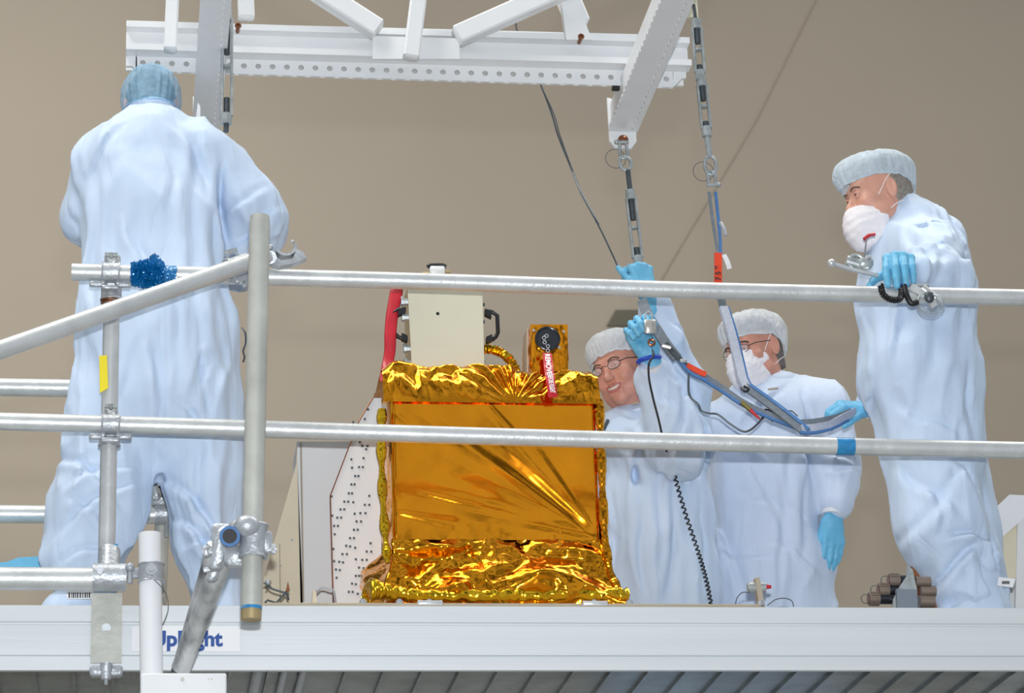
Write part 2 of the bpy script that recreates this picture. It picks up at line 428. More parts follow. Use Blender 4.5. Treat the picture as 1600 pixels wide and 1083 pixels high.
# ================================================================== WORK PLATFORM
DX0, DX1, DY1 = -2.35, 2.6, .86
dk = thing('work_platform', 'long pale aluminium work platform carrying the gold box and the railings', 'platform', (0.1, .4, FLOOR))
prof = [(0, 0), (.0, -.048), (.005, -.050), (.005, -.056), (.001, -.058), (.001, -.146), (.007, -.149), (.007, -.153), (-.004, -.156), (-.004, -.192), (.016, -.192), (.016, -.165), (.05, -.165), (.05, -.04), (.09, -.035), (.09, 0)]
mb = MB().prism([(DX0, y, z) for y, z in prof], (DX1-DX0, 0, 0)); mb.build('edge_beam', M['beam'], dk, smooth=False)
prof2 = [(DY1, 0), (DY1, -.12), (DY1-.05, -.12), (DY1-.05, 0)]
mb = MB().prism([(DX0, y, z) for y, z in prof2], (DX1-DX0, 0, 0)); mb.build('rear_beam', M['beam'], dk, smooth=False)
mb = MB().box(((DX0+DX1)/2, .45, -.055), (DX1-DX0, .71, .11))
x = DX0+.02
while x < DX1-.05:
    mb.box((x, .45, -.116), (.010, .70, .014)); x += .1165
mb.build('decking', M['deck_under'], dk, smooth=False)
for lx in (DX0-.0, DX1+.0):
    for ly in (.03, DY1-.03):
        MB().cyl((lx, ly, FLOOR), (lx, ly, .0), .03).build('leg', M['tube'], dk)
# corrugated tray visible beneath the left of the edge beam, with bright rolled ribs
mb = MB()
for k, xx in enumerate((400, 441, 470)):
    xx = P(xx, 1065, .45)[0]; mb = MB().cyl((xx, .1, -.124), (xx, .78, -.124), .012 if k else .017, seg=10); mb.build('rolled_rib', M['bolt'], dk)
# maker's sticker on the edge beam
s0 = P(206, 979, -.0045); s1 = P(375, 979, -.0045); s2 = P(375, 1018, -.0045); s3 = P(206, 1018, -.0045)
st = MB().prism([s3, s2, s1, s0], (0, .006, 0)).build('sticker', M['sticker'], dk, smooth=False, label='white sticker with blue lettering')
tp = P(236, 1009, -.0052)
text_mesh('UpRight', .062, tp, X1, Z1, M['blue_ink'], 'lettering', st, bold=.0022, depth=.0005, spacing=1.0)
# mounting plate under the gold box with its bolts
pl0 = P(415, 944, .03); pl1 = P(1190, 944, .03)
pt = thing('mounting_plate', 'thin tan mounting plate with bolts beneath the gold foil box', 'plate', ((pl0[0]+pl1[0])/2, .4, 0))
MB().box(((pl0[0]+pl1[0])/2, .41, .009), (pl1[0]-pl0[0], .76, .018), bev=.003).build('plate', M['tan'], pt)
for px in (568, 625, 672, 930, 985, 1190):
    q = P(px, 940, .032)
    b_ = MB().cyl((q[0], .05, .018), (q[0], .05, .030), .013, .010, 10).cyl((q[0], .05, .030), (q[0], .05, .034), .006, seg=8)
    b_.build('bolt', M['bolt'], pt)
for px in (672, 930):
    q = P(px, 940, .028); MB().box((q[0], .03, .018), (.075, .01, .014), bev=.004).build('clamp_tab', M['tube'], pt)

# lower working deck behind, where the two technicians stand
LZ = -.68
ld = thing('lower_platform', 'lower aluminium deck behind the front platform, under the two middle technicians', 'platform', (.6, 1.5, FLOOR))
MB().box((.7, 1.5, LZ-.04), (3.6, 1.2, .08)).build('deck', M['beam'], ld, smooth=False)
for lx in (-1.0, 2.4):
    for ly in (1.0, 2.0): MB().cyl((lx, ly, FLOOR), (lx, ly, LZ-.08), .03).build('leg', M['tube'], ld)

# ================================================================== COUPLERS
def bolt_end(mb, c, d, r=.0085, L=.016):
    d = unit(d); mb.tube([c-d*L*.5, c+d*L*.5], r, 6); mb.cyl(c+d*L*.5, c+d*(L*.5+.014), r*.55, seg=8); return mb
def swivel_nut(mb, c, d, up):                        # eye bolt and wing shaped nut
    mb.torus(c, d, .015, .005, 18, 6, a0=-pi*1.05, a1=.05*pi, ref=np.cross(up, d)); u = unit(up)
    mb.tube([np.asarray(c)+u*.004, np.asarray(c)+u*.02], .006, 8)
    s = unit(np.cross(u, d)); mb.box(np.asarray(c)+u*.014+s*.012, (.014, .008, .012), (s, unit(d), u)); mb.box(np.asarray(c)+u*.014-s*.012, (.014, .008, .012), (s, unit(d), u))
def coupler(parent, c, ax1, c2, ax2, r=.0245, top=True, name='coupler', ears=True, L=.056):
    """cast band clamp: one band round the tube at c along ax1, one round the tube at c2 along ax2"""
    c = np.asarray(c, float); c2 = np.asarray(c2, float); a1, a2 = unit(ax1), unit(ax2)
    mb = MB(); mb.pipe(c-a1*L/2, c+a1*L/2, r+.0065, .006, 24); mb.pipe(c2-a2*L/2, c2+a2*L/2, r+.0065, .006, 24)
    for k in (-1, 1):
        mb.torus(c+a1*k*(L/2-.003), a1, r+.007, .0028, 24, 6); mb.torus(c2+a2*k*(L/2-.003), a2, r+.007, .0028, 24, 6)
    m = (c+c2)/2; mb.box(m, (.04, .034, .04), bev=.006)
    o = mb.build(name, M['clamp'], parent)
    up = unit(np.cross(a1, Y1)); up = up if up[2] > 0 else -up
    if abs(a1[2]) > .8: up = X1
    if top:
        t = MB(); swivel_nut(t, c+up*(r+.014)-Y1*.012, -Y1, up); t.build('eye_bolt', M['steel'], o)
    if ears:
        e = MB(); q = c-up*(r+.016)-Y1*.008
        for k in (-1, 1):
            e.box(q+a1*k*.042, (.040, .020, .016), (a1, Y1, np.cross(a1, Y1)), bev=.004); e.sphere(q+a1*k*.022+up*.004, .010, 10, 6)
        e.box(q-up*.012, (.05, .028, .012), (a1, Y1, up), bev=.004)
        e.build('hinge', M['clamp'], o)
    return o

# ================================================================== FRONT GUARDRAIL
gy = -.05
gr = thing('guardrail', 'front aluminium tube guardrail running the full width before the technicians', 'railing', (*P(165, 945, gy)[:2], -.19))
tr0, tr1 = P(112, 425, gy), P(1650, 465.5, gy)
mid = P(640, 440, gy)
MB().pipe(tr0, tr0+(tr1-tr0)*.4, .0265, .004).build('top_rail', M['tube'], gr) if False else None
mbr = MB(); mbr.tube(spline([tr0, P(420, 433, gy), P(700, 441, gy), P(1100, 454, gy), P(1600, 465, gy), P(1900, 472, gy), P(2040, 475, gy)], 6), .0258, 28)
mbr.build('top_rail', M['tube'], gr)
mbr = MB(); mbr.tube(spline([P(-60, 657, gy), P(200, 664, gy), P(420, 671, gy), P(800, 683, gy), P(1300, 697, gy), P(1700, 706, gy), P(2040, 715, gy)], 6), .0262, 28)
mbr.build('mid_rail', M['tube'], gr)
lr0, lr1 = P(-60, 904, gy-.01), P(190, 905, gy-.01)
MB().tube([lr0, lr1], .0335, 28).build('toe_rail', M['tube'], gr)
py = gy+.056
MB().tube([P(176, 402, py), P(166, 905, py)], .0245, 28).build('post', M['tube'], gr)
_e = P(1960, 474, py); MB().tube([_e+Z1*.04, np.array([_e[0], py, .001])], .0245, 28).build('post', M['tube'], gr)
coupler(gr, P(173, 426, gy), tr1-tr0, P(174, 456, py), Z1)
coupler(gr, P(173, 663, gy), X1, P(171, 684, py), Z1, top=True)
# corner casting joining toe rail and post
c = P(170, 902, gy-.008); mbx = MB(); mbx.pipe(c-X1*.046, c+X1*.046, .0405, .007, 28); mbx.pipe(c, c+Z1*.09+Y1*.05, .032, .006, 24); mbx.cyl(c+X1*.04, c+X1*.05, .04, seg=28)
oc = mbx.build('corner_casting', M['clamp'], gr)
MB().cyl(P(156, 893, gy-.052), P(156, 893, gy-.04), .0085, seg=6).cyl(P(156, 893, gy-.046), P(156, 893, gy-.040), .013, seg=18).build('set_screw', M['bolt'], oc)
# strap bracket down the face of the edge beam
b0, b1, b2, b3 = P(143, 927, -.012), P(191, 927, -.012), P(190, 1036, -.012), P(141, 1036, -.012)
br = MB().prism([b3, b2, b1, b0], (0, .010, 0)).build('bracket_plate', M['tube_dull'], gr, smooth=False)
mbb = MB(); lo = P(166, 1044, -.03); mbb.box(lo+np.array([0, .02, -.006]), (.094, .045, .03), bev=.006); mbb.cyl(lo+Z1*.012-Y1*.006, lo-Z1*.034-Y1*.006, .018, .014, 20); mbb.cyl(lo-Z1*.03-Y1*.006, lo-Z1*.05-Y1*.006, .005, seg=8)
mbb.build('bracket_foot', M['clamp'], gr)
MB().cyl(P(166, 981, -.024), P(166, 981, -.010), .008, seg=6).cyl(P(166, 981, -.014), P(166, 981, -.010), .013, seg=16).build('bracket_bolt', M['bolt'], br)
# swing arm towards the white pipe
c = P(203, 896, gy-.03); mbx = MB(); mbx.box(c, (.055, .02, .03), bev=.006); mbx.sphere(P(203, 887, gy-.045), .014, 12, 8); mbx.cyl(P(203, 880, gy-.04), P(203, 912, gy-.04), .009, seg=10)
mbx.build('swivel_arm', M['bolt'], gr)
# tapes on the rails
def band(px0, px1, y0, y1, r, material, name, label):
    a, b = P(px0, y0, gy), P(px1, y1, gy); mb = MB(); seg = []
    mb.pipe(a, b, r, .001, 28); return mb.build(name, material, gr, label)
band(1306, 1334, 697.2, 698, .0272, M['blue_tape'], 'tape_band', 'blue tape band on the mid rail')
# crinkled blue film knot on the top rail
tp0, tp1 = P(204, 428, gy), P(276, 430, gy)
axr = unit(tp1-tp0); Sx, Ux, Dx = frame(axr); V = []; nU, nV = 60, 72
for i in range(nU):
    u = i/(nU-1)
    for k in range(nV):
        a = 2*pi*k/nV; dr = Sx*cos(a)+Ux*sin(a)
        q = tp0+(tp1-tp0)*u
        amp = .5+.5*sin(pi*min(1, u*1.35))
        if u > .74: amp *= .12
        rr_ = .0275+amp*(.018*abs(random.random())**2+.004)
        upk = max(0, dr[2])**4*math.exp(-((u-.52)/.13)**2)*.024
        V.append(q+dr*(rr_+upk)+axr*random.uniform(-.002, .002))
Fs = [(i*nV+k, i*nV+(k+1) % nV, (i+1)*nV+(k+1) % nV, (i+1)*nV+k) for i in range(nU-1) for k in range(nV)]
mesh_obj('film_knot', V, Fs, M['blue_foil'], gr, 'crinkled blue film wound round the top rail', False)
# yellow tape patch and label on the post
ya, yb, yc, yd = P(155, 556, py-.0262), P(167, 555, py-.0262), P(169, 606, py-.0262), P(156, 614, py-.0262)
MB().prism([yd, yc, yb, ya], (0, .004, 0)).build('tape_patch', M['yellow'], gr, 'yellow tape patch on the post', smooth=False)
ya, yb, yc, yd = P(173, 850, py-.0262), P(184, 850, py-.025), P(184, 864, py-.025), P(175, 862, py-.0262)
MB().prism([yd, yc, yb, ya], (0, .004, 0)).build('tape_patch', M['blue_tape'], gr, 'small blue tape patch low on the post', smooth=False)
MB().torus(P(172, 470, py), Z1, .025, .004, 24, 6).torus(P(172, 474, py), Z1, .024, .004, 24, 6).build('tape_wrap', M['copper'], gr)

# ================================================================== SWING BRACE across the railing
bt = thing('brace_tube', 'sloping aluminium brace tube clamped to the top rail at left', 'tube', P(0, 545, -.42))
ba, bb = P(-60, 568, -.50), P(418, 400, -.115)
bd = unit(bb-ba)
MB().tube([ba, bb], .0262, 28).build('tube', M['tube'], bt)
cc = P(372, 417, -.14); cp = MB().pipe(cc-bd*.036, cc+bd*.036, .033, .0065, 28).torus(cc-bd*.034, bd, .034, .003, 24, 6)
uu = unit(np.cross(bd, Y1)); uu = uu if uu[2] > 0 else -uu
cp.box(cc+Y1*.04, (.05, .05, .045), (bd, Y1, uu), bev=.006)
cp = cp.build('coupler', M['clamp'], bt)
t = MB(); swivel_nut(t, cc+uu*.036-Y1*.012, -Y1, uu+X1*.2); t.sphere(cc-bd*.045+uu*.018, .008, 8, 6); t.build('eye_bolt', M['steel'], cp)
t = MB(); t.box(cc-uu*.042-bd*.0, (.07, .026, .018), (bd, Y1, uu), bev=.005); t.cyl(cc-uu*.03, cc-uu*.075, .006, seg=8)
t.box(cc-uu*.062, (.040, .014, .014), (bd, Y1, uu), bev=.003); t.sphere(cc-uu*.05-bd*.02, .009, 8, 6); t.sphere(cc-uu*.05+bd*.02, .009, 8, 6); t.cyl(cc-uu*.075, cc-uu*.088, .008, .002, 8)
t.build('wing_nut', M['bolt'], cp)
# open half clamp at the end of the brace
hc = P(448, 398, -.10); hk = MB(); ctr = P(446, 387, -.10)
hk.torus(ctr, Y1, .030, .0045, 20, 8, a0=radians(200), a1=radians(365), ref=X1) if False else None
arc = [ctr+np.array([cos(a), 0, sin(a)])*.030 for a in np.linspace(radians(205), radians(375), 16)]
hk.ribbon(arc, Y1, .042, .008); hk.prism([P(418, 408, -.12), P(436, 416, -.12), P(460, 411, -.12), P(479, 403, -.12), P(473, 393, -.12), P(463, 388, -.12), P(458, 404, -.12), P(440, 407, -.12), P(425, 398, -.12)], (0, .035, 0))
hk.cyl(P(422, 402, -.13), P(422, 402, -.07), .020, seg=16); hk.sphere(P(422, 387, -.11), .010, 10, 6); hk.sphere(P(457, 378, -.12), .006, 8, 6)
hk.build('open_clamp', M['clamp'], bt)

# ================================================================== WHITE COLUMN, PIPE AND TUBES STANDING BEFORE THE PLATFORM
YC = -.30
k0, k1 = P(220, 1050, YC-.12), P(354, 1050, YC-.12)
wc = thing('support_column', 'white boxed support column at the bottom left edge of the platform', 'column', (*((k0+k1)/2)[:2], FLOOR))
MB().box(((k0[0]+k1[0])/2, YC, (k0[2]+FLOOR)/2-.003), (k1[0]-k0[0], .24, k0[2]-FLOOR), bev=.004).build('column', M['white'], wc, smooth=False)
for px in (285, 326, 331):
    q = P(px, 1061, YC-.124); MB().cyl(q, q+Y1*.006, .0055 if px < 300 else .002, seg=12).build('screw', M['tube_dull'], wc)
YPp = -.13-.03
pb, ptp = P(238, 1052, YC+.06), P(234, 834, YPp)
pb = np.array([pb[0], YPp, k0[2]-.002])
wp = thing('white_pipe', 'short white upright pipe with a band clamp standing beside the railing post', 'pipe', pb)
MB().pipe(pb, ptp, .0322, .004, 28).build('pipe', M['pvc'], wp)
cw = P(236.5, 896, YPp); dv = unit(ptp-pb)
ob = MB().pipe(cw-dv*.027, cw+dv*.027, .0365, .006, 28).torus(cw-dv*.025, dv, .037, .003, 24, 6).torus(cw+dv*.025, dv, .037, .003, 24, 6).build('band_clamp', M['clamp'], wp)
q = cw-Y1*.040; MB().cyl(q, q-Y1*.006, .016, seg=20).cyl(q-Y1*.006, q-Y1*.016, .009, seg=6).build('clamp_bolt', M['bolt'], ob)
MB().tube(spline([P(240, 905, YPp-.035), P(258, 925, YPp-.04), P(263, 950, YPp-.04), P(256, 972, YPp-.02), P(253, 978, -.012)], 6), .0012, 6).build('tie_wire', M['steel_dark'], wp)

nt_ = thing('upright_tube', 'blurred vertical aluminium tube with yellowed lower end nearest the camera', 'tube', P(392, 968, -.72))
ta, tb = P(406, 338, -.72), P(392.5, 952, -.72); tc_ = P(392, 969, -.72)
MB().tube([ta, ta+(tb-ta)*.02, tb], .0285, 28, rr=[.026, .0285, .0285]).build('tube', M['tube_dull'], nt_)
MB().cyl(tb, tc_, .0278, seg=24).build('end_cap', M['cream_dark'], nt_, 'yellow brown plastic end cap')
MB().cyl(P(392.7, 948, -.72), P(392.6, 953, -.72), .0288, seg=24).build('tape_ring', M['blue_tape'], nt_)
q = P(396, 846, -.72); td = unit(ta-tb)
cl = MB().pipe(q-td*.045, q+td*.045, .0365, .007, 28).torus(q+td*.043, td, .037, .004, 24, 6).torus(q-td*.043, td, .037, .004, 24, 6)
cl.box(P(414, 848, -.72), (.04, .04, .06), bev=.008).cyl(P(405, 858, -.73), P(432, 858, -.73), .009, seg=8).cyl(P(424, 858, -.73), P(430, 858, -.73), .015, seg=6)
cl.sphere(P(386, 822, -.75), (.035, .03, .03), 14, 8)
cl.build('coupler', M['clamp'], nt_)
dg = thing('diagonal_tube', 'scuffed diagonal aluminium tube leaning across the blue lettered sticker', 'tube', (*P(285, 1045, YC)[:2], k0[2]))
da = PZ(287, 1050, k0[2]); da = np.array([P(284, 1046, YC)[0], YC, k0[2]+.006]); db = P(352, 866, -.62)
da = P(283, 1044, YC-.02); 
MB().tube([da, db], .0275, 28).build('tube', M['tube_scuffed'], dg)
dd = unit(db-da)
# second thinner member beside it
MB().tube([da-X1*.012+Y1*.05, P(333, 850, -.55)], .016, 14).build('tube', M['tube_scuffed'], dg)
q = P(357, 846, -.68)
cl = MB().box(P(345, 858, -.66), (.04, .05, .12), (X1, Y1, unit(Z1+X1*.25)), bev=.012).box(P(372, 870, -.68), (.075, .05, .055), bev=.014).sphere(P(376, 824, -.68), (.035, .03, .022), 16, 8)
cl.cyl(P(316, 862, -.64), P(340, 862, -.64), .010, seg=8).box(P(322, 862, -.64), (.02, .02, .028), bev=.004).cyl(P(318, 891, -.64), P(345, 888, -.64), .008, seg=8)
cl.box(P(338, 885, -.6), (.03, .04, .09), (X1, Y1, unit(Z1+X1*.3)), bev=.01); cl.box(P(356, 842, -.66), (.085, .03, .08), bev=.02)
cl.build('swivel_coupler', M['clamp'], dg)
st_ = MB().pipe(P(359, 838, -.75), P(359, 838, -.60), .027, .0075, 28).build('tube_stub', M['tube'], dg)
MB().pipe(P(359, 838, -.756), P(359, 838, -.73), .0278, .0085, 28).build('end_ring', M['sling_blue'], st_, 'blue film round the tube end')
MB().cyl(P(359, 838, -.725), P(359, 838, -.61), .0193, seg=20).build('bore', M['ink'], st_)  # solid black plug, paints the shade inside the tube end

# ================================================================== REAR RAILS behind the left technician
ry = .80
rr = thing('rear_guardrail', 'pair of horizontal rear rails seen behind the left technician', 'railing', (*P(250, 945, ry)[:2], 0))
MB().tube([P(-60, 604, ry), P(250, 609, ry)], .0290, 24).build('top_rail', M['tube'], rr)
MB().tube([P(-60, 803, ry), P(268, 805, ry)], .0290, 24).build('mid_rail', M['tube'], rr)
MB().tube([np.array([*P(252, 820, ry+.06)[:2], 0]), P(256, 560, ry+.06)], .0265, 24).build('post', M['tube_dull'], rr) if False else None
MB().tube([np.array([P(246, 870, .84)[0], .84, 0]), P(254, 800, .84)], .024, 20).build('post', M['tube_dull'], rr)
MB().tube([np.array([P(-40, 870, .84)[0], .84, 0]), P(-40, 600, .84)], .024, 20).build('post', M['tube_dull'], rr)
q = P(257, 803, ry); cl = MB().pipe(q-X1*.03, q+X1*.03, .036, .006, 24).box(P(252, 780, ry-.02), (.07, .05, .045), bev=.01).box(P(244, 770, ry-.05), (.03, .03, .05), bev=.008).cyl(P(260, 815, ry), P(260, 840, ry), .007, seg=8).sphere(P(238, 760, ry-.03), .016, 12, 8)
cl = cl.build('coupler', M['clamp'], rr)
MB().pipe(P(259, 766, ry-.1), P(259, 766, ry+.05), .0245, .004, 24).cyl(P(259, 766, ry-.085), P(259, 766, ry), .0205, seg=20).build('tube_stub', M['black'], cl, 'dark open tube end')
hs = [P(252, 700, ry-.05), P(247, 730, ry-.06), P(240, 757, ry-.06)]
mb = MB(); pts = spline(hs, 10)
for i in range(0, len(pts)-1): mb.torus(pts[i], unit(pts[i+1]-pts[i]), .009, .0035, 12, 6)
mb.tube(pts, .006, 8); o = mb.build('corrugated_hose', M['white_matte']); put(o, 'short white corrugated hose hanging between the left technician\'s legs', 'hose')

# ================================================================== LIFTING FRAME
LYm = .70
def plate_holes(mb, A, B, wv, tv, n, rx, ry_, first=0., offs=.5, skip=()):
    """flat plate from A to B, width vector wv, thickness vector tv, with n real round holes"""
    A, B, wv, tv = map(lambda v: np.asarray(v, float), (A, B, wv, tv)); Lv = (B-A)/n; W = np.linalg.norm(wv); L = np.linalg.norm(Lv); lu, wu = unit(Lv), unit(wv); ns = 16
    for i in range(n):
        o_ = A+Lv*i; ctr = o_+Lv*.5+wv*offs; ring = []; sqr = []
        for k in range(ns):
            a = 2*pi*k/ns; ring.append(ctr+lu*cos(a)*rx+wu*sin(a)*ry_)
            ca, sa = cos(a), sin(a); hw0 = offs*W; hw1 = (1-offs)*W; tt = min((L/2)/abs(ca) if abs(ca) > 1e-6 else 1e9, ((hw1 if sa > 0 else hw0))/abs(sa) if abs(sa) > 1e-6 else 1e9)
            sqr.append(ctr+lu*ca*tt+wu*sa*tt)
        cor = [o_+Lv+wv, o_+wv, o_, o_+Lv]
        V = sqr+ring+[p+tv for p in sqr]+[p+tv for p in ring]; Fs = []
        for k in range(ns):
            j = (k+1) % ns
            Fs += [(k, j, ns+j, ns+k), (2*ns+k, 3*ns+k, 3*ns+j, 2*ns+j), (ns+k, ns+j, 3*ns+j, 3*ns+k), (k, 2*ns+k, 2*ns+j, j)]
        base = len(V)
        V += cor+[p+tv for p in cor]
        # fill corner triangles
        for q_, ang in enumerate((atan_(1, 1, hw1, L), atan_(-1, 1, hw1, L), atan_(-1, -1, hw0, L), atan_(1, -1, hw0, L))):
            k = int(ang/(2*pi/ns)) % ns; j = (k+1) % ns
            Fs += [(k, base+q_, j), (2*ns+k, 2*ns+j, base+4+q_)]
        mb.add(V, Fs)
def atan_(sx, sy, hw, L):
    a = math.atan2(sy*hw, sx*L/2); return a+2*pi if a < 0 else a

z_bot = P(620, 130, LYm)[2]
xa, xb = P(197, 70, LYm)[0], P(1075, 95, LYm)[0]
lf = thing('lifting_frame', 'white painted steel lifting frame with perforated beams hanging over the gold box', 'lifting frame', ((xa+xb)/2, LYm, z_bot))
def zl(x, yl, yr, Yv=LYm):                            # height of a slightly tilted line given at both beam ends
    a, b = P(197, yl, Yv), P(1075, yr, Yv); return a[2]+(b[2]-a[2])*(x-a[0])/(b[0]-a[0])
def pt_(x, y, yl, yr): return np.array([x, y, zl(x, yl, yr)])
mb = MB()
FD = .055                                             # channel flanges point toward the camera
web_t, web_b, pl_b, pl_t = (50, 72), (86, 111), (110, 137), (32, 56)
mb.prism([pt_(xa, LYm, *web_b), pt_(xb, LYm, *web_b), pt_(xb, LYm, *web_t), pt_(xa, LYm, *web_t)], (0, .012, 0))
bdir = unit(pt_(xb, LYm, *web_b)-pt_(xa, LYm, *web_b)); bup = unit(np.cross(bdir, Y1)); Lb = xb-xa
bup = bup if bup[2] > 0 else -bup
for ln, fd in ((web_b, FD), (web_t, FD*.75)):
    c = (pt_(xa, LYm, *ln)+pt_(xb, LYm, *ln))/2; mb.box(c-Y1*fd/2, (Lb, fd, .009), (bdir, Y1, bup)); mb.box(c-Y1*fd+bup*.006, (Lb, .008, .022), (bdir, Y1, bup))
x0_, x1_ = P(212, 100, LYm)[0], P(1052, 128, LYm)[0]
A0, B0 = pt_(x0_, LYm, *pl_b), pt_(x1_, LYm, *pl_b); hgt_ = zl(0, *web_b)-zl(0, *pl_b)
plate_holes(mb, A0, B0, bup*hgt_, Y1*.012, 38, .0098, .0098, offs=.50)
A0, B0 = pt_(x0_, LYm, *web_t), pt_(x1_, LYm, *web_t); hgt2 = zl(0, *pl_t)-zl(0, *web_t)
plate_holes(mb, A0, B0, bup*hgt2, Y1*.012, 38, .0098, .0098, offs=.50)
# twin channel behind
mb.box((pt_(xa, LYm, *web_b)+pt_(xb, LYm, *web_t))/2+Y1*.10, (Lb, .012, .12), (bdir, Y1, bup)); mb.box((pt_(xa, LYm, *web_b)+pt_(xb, LYm, *web_b))/2+Y1*.055, (Lb*.97, .10, .008), (bdir, Y1, bup))
mb.prism([P(1052, 137, LYm+.0), P(1066, 122, LYm), P(1072, 122, LYm), P(1072, 112, LYm), P(1052, 112, LYm)], (0, .012, 0)); mb.prism([P(197, 103, LYm), P(197, 88, LYm), P(214, 88, LYm), P(214, 112, LYm), P(206, 103, LYm)], (0, .012, 0))
mb.build('main_beam', M['white'], lf, smooth=False)
# truss members rising out of the frame
def member(p0, p1, wid, dep, name='truss_member', ax=None, y0=LYm-.09, y1=LYm-.09, plates=True):
    a, b = P(*p0, y0), P(*p1, y1); d = unit(b-a); s = unit(np.cross(d, Y1)); mb = MB()
    mb.box((a+b)/2, (wid, np.linalg.norm(b-a), dep), (s, d, np.cross(s, d)), bev=.006)
    return mb.build(name, M['white'], lf)
member((592, 48), (300, -140), .066, .06); member((712, 58), (1080, -105), .066, .06)
member((642, 92), (672, -150), .055, .05, y0=LYm-.12, y1=LYm-.12)
member((266, 80), (276, -150), .044, .05, y0=LYm-.12, y1=LYm-.12)
member((905, 40), (880, -20), .075, .06, y0=LYm-.02, y1=LYm-.02); member((883, -6), (935, -140), .09, .06, y0=LYm-.02, y1=LYm-.02)
member((385, 30), (378, -140), .055, .05, y0=LYm-.02, y1=LYm-.02)
mb = MB(); mb.prism([P(582, 92, LYm-.084), P(718, 92, LYm-.084), P(718, 60, LYm-.084), P(582, 56, LYm-.084)], (0, .008, 0)); mb.build('gusset_plate', M['white'], lf, smooth=False)
mb = MB(); mb.prism([P(885, 62, LYm-.075), P(925, 62, LYm-.075), P(912, 28, LYm-.075), P(892, 28, LYm-.075), P(878, 10, LYm-.075)], (0, .03, 0)); o = mb.build('gusset_plate', M['white'], lf, smooth=False)
for px, py in ((908, 57), (372, 40)):
    q = P(px, py, LYm-.10); MB().torus(q, Y1, .008, .0035, 14, 6).cyl(q+Y1*.004, q+Y1*.05, .007, seg=8).build('shackle_pin', M['copper'], lf)
# cross beams running toward the camera beneath the main beam
def cross_beam(px, py, Yend, Ynear, wid, hgt, slots_px, lug=True):
    e = P(px, py, Yend); n = np.array([e[0], Ynear, e[2]]); mb = MB(); c = (e+n)/2+Z1*hgt/2; L = Yend-Ynear
    mb.box(c+Z1*.02, (wid, L, hgt), bev=.005)
    o = mb.build('cross_beam', M['white'], lf)
    # perforated lower flange
    pf = MB(); plate_holes(pf, e+np.array([-wid*.62, .0, .0]), n+np.array([-wid*.62, 0, 0]), X1*wid*1.24, -Z1*.010 if False else Z1*.010, int(L/.045), .012, .0035, offs=.78)
    pf.build('perforated_flange', M['white'], o, smooth=False)
    if lug:
        q = e+np.array([0, .0, -.0]); lg = MB(); w2 = wid*.56
        lg.prism([q+np.array(v) for v in ((-w2*1.05, 0, .13), (-w2, 0, -.035), (-w2*.6, 0, -.062), (w2*.6, 0, -.062), (w2, 0, -.035), (w2, 0, .10))], (0, .014, 0))
        lg = lg.build('lug_plate', M['white'], o, smooth=False)
        MB().torus(q+np.array([0, -.003, -.032]), Y1, .014, .005, 18, 8).cyl(q+np.array([0, -.004, -.032]), q+np.array([0, .02, -.032]), .010, seg=14).build('eyelet', M['copper'], lg)
    return e
eR = cross_beam(973, 206, .93, -1.2, .085, .085, None)
eL = cross_beam(322, 205, .97, -1.4, .078, .085, None)
MB().box(P(962, 138, LYm-.02), (.026, .02, .012)).build('clip', M['black'], lf); MB().box(P(308, 119, LYm-.02), (.012, .02, .010)).build('clip', M['black'], lf)
mb = MB(); a, b, c, d = P(306, 186, .6), P(313, 186, .6), P(313, 166, .6), P(309, 160, .6); mb.prism([a, b, c, d], (0, .01, 0)); mb.build('tag', M['sticker'], lf, smooth=False)

# ---------------------------------------------------------------- turnbuckles
def turnbuckle(label, segs, Yv, eye=True, lens=None):
    """segs: list of (kind, p0, p1) in pixel pairs at depths"""
    t = thing('turnbuckle', label, 'turnbuckle', P(*segs[-1][2], Yv), 'turnbuckles under the lifting frame')
    for kind, p0, p1, *yy in segs:
        y0, y1 = yy if yy else (Yv, Yv)
        a, b = P(*p0, y0), P(*p1, y1); d = unit(b-a); L = np.linalg.norm(b-a); s = unit(np.cross(d, Y1))
        if kind == 'rod': MB().cyl(a, b, .0088, seg=14).build('threaded_rod', M['steel_dark'], t)
        elif kind == 'rod2': MB().cyl(a, b, .0105, seg=14).build('threaded_rod', M['steel'], t)
        elif kind == 'eye':
            pts = [a+d*L*.5+s*sin(k)*.020-d*cos(k)*L*.5*1.0 for k in np.linspace(0, 2*pi, 25)[:-1]]
            mb = MB(); pts.append(pts[0]); mb.tube(pts, .0062, 10); mb.build('eye', M['steel'], t)
        elif kind == 'body':
            mb = MB()
            for k in (-1, 1): mb.box((a+b)/2+s*k*.0155, (.0085, L-.02, .02), (s, d, np.cross(s, d)), bev=.002)
            for q in (a, b): mb.tube([q-d*.018, q+d*.018], .017, 14)
            mb.tube([(a+b)/2-d*.004, (a+b)/2+d*.004], .014, 12)
            mb.build('body', M['steel'], t)
            for f0, f1 in ((.03, .38), (.80, .97)): MB().cyl(a+d*L*f0, a+d*L*f1, .0095, seg=12).build('threaded_rod', M['steel_dark'], t)
        elif kind == 'shackle':
            mb = MB(); c = a+d*L*.5
            pts = [a+s*.011+d*.0]+[b+s*cos(k)*.014*(1)+d*(sin(k)*.014-.012) for k in np.linspace(0, pi, 10)]+[a-s*.011]
            mb.tube(pts, .0058, 10); mb.tube([a-s*.020, a+s*.020], .0062, 10); mb.sphere(a-s*.022, .009, 10, 6); mb.build('shackle', M['steel'], t)
        elif kind == 'loop':
            MB().torus((a+b)/2, Y1, L/2, .0011, 28, 6).build('safety_wire', M['steel_dark'], t)
    return t
ty = .90
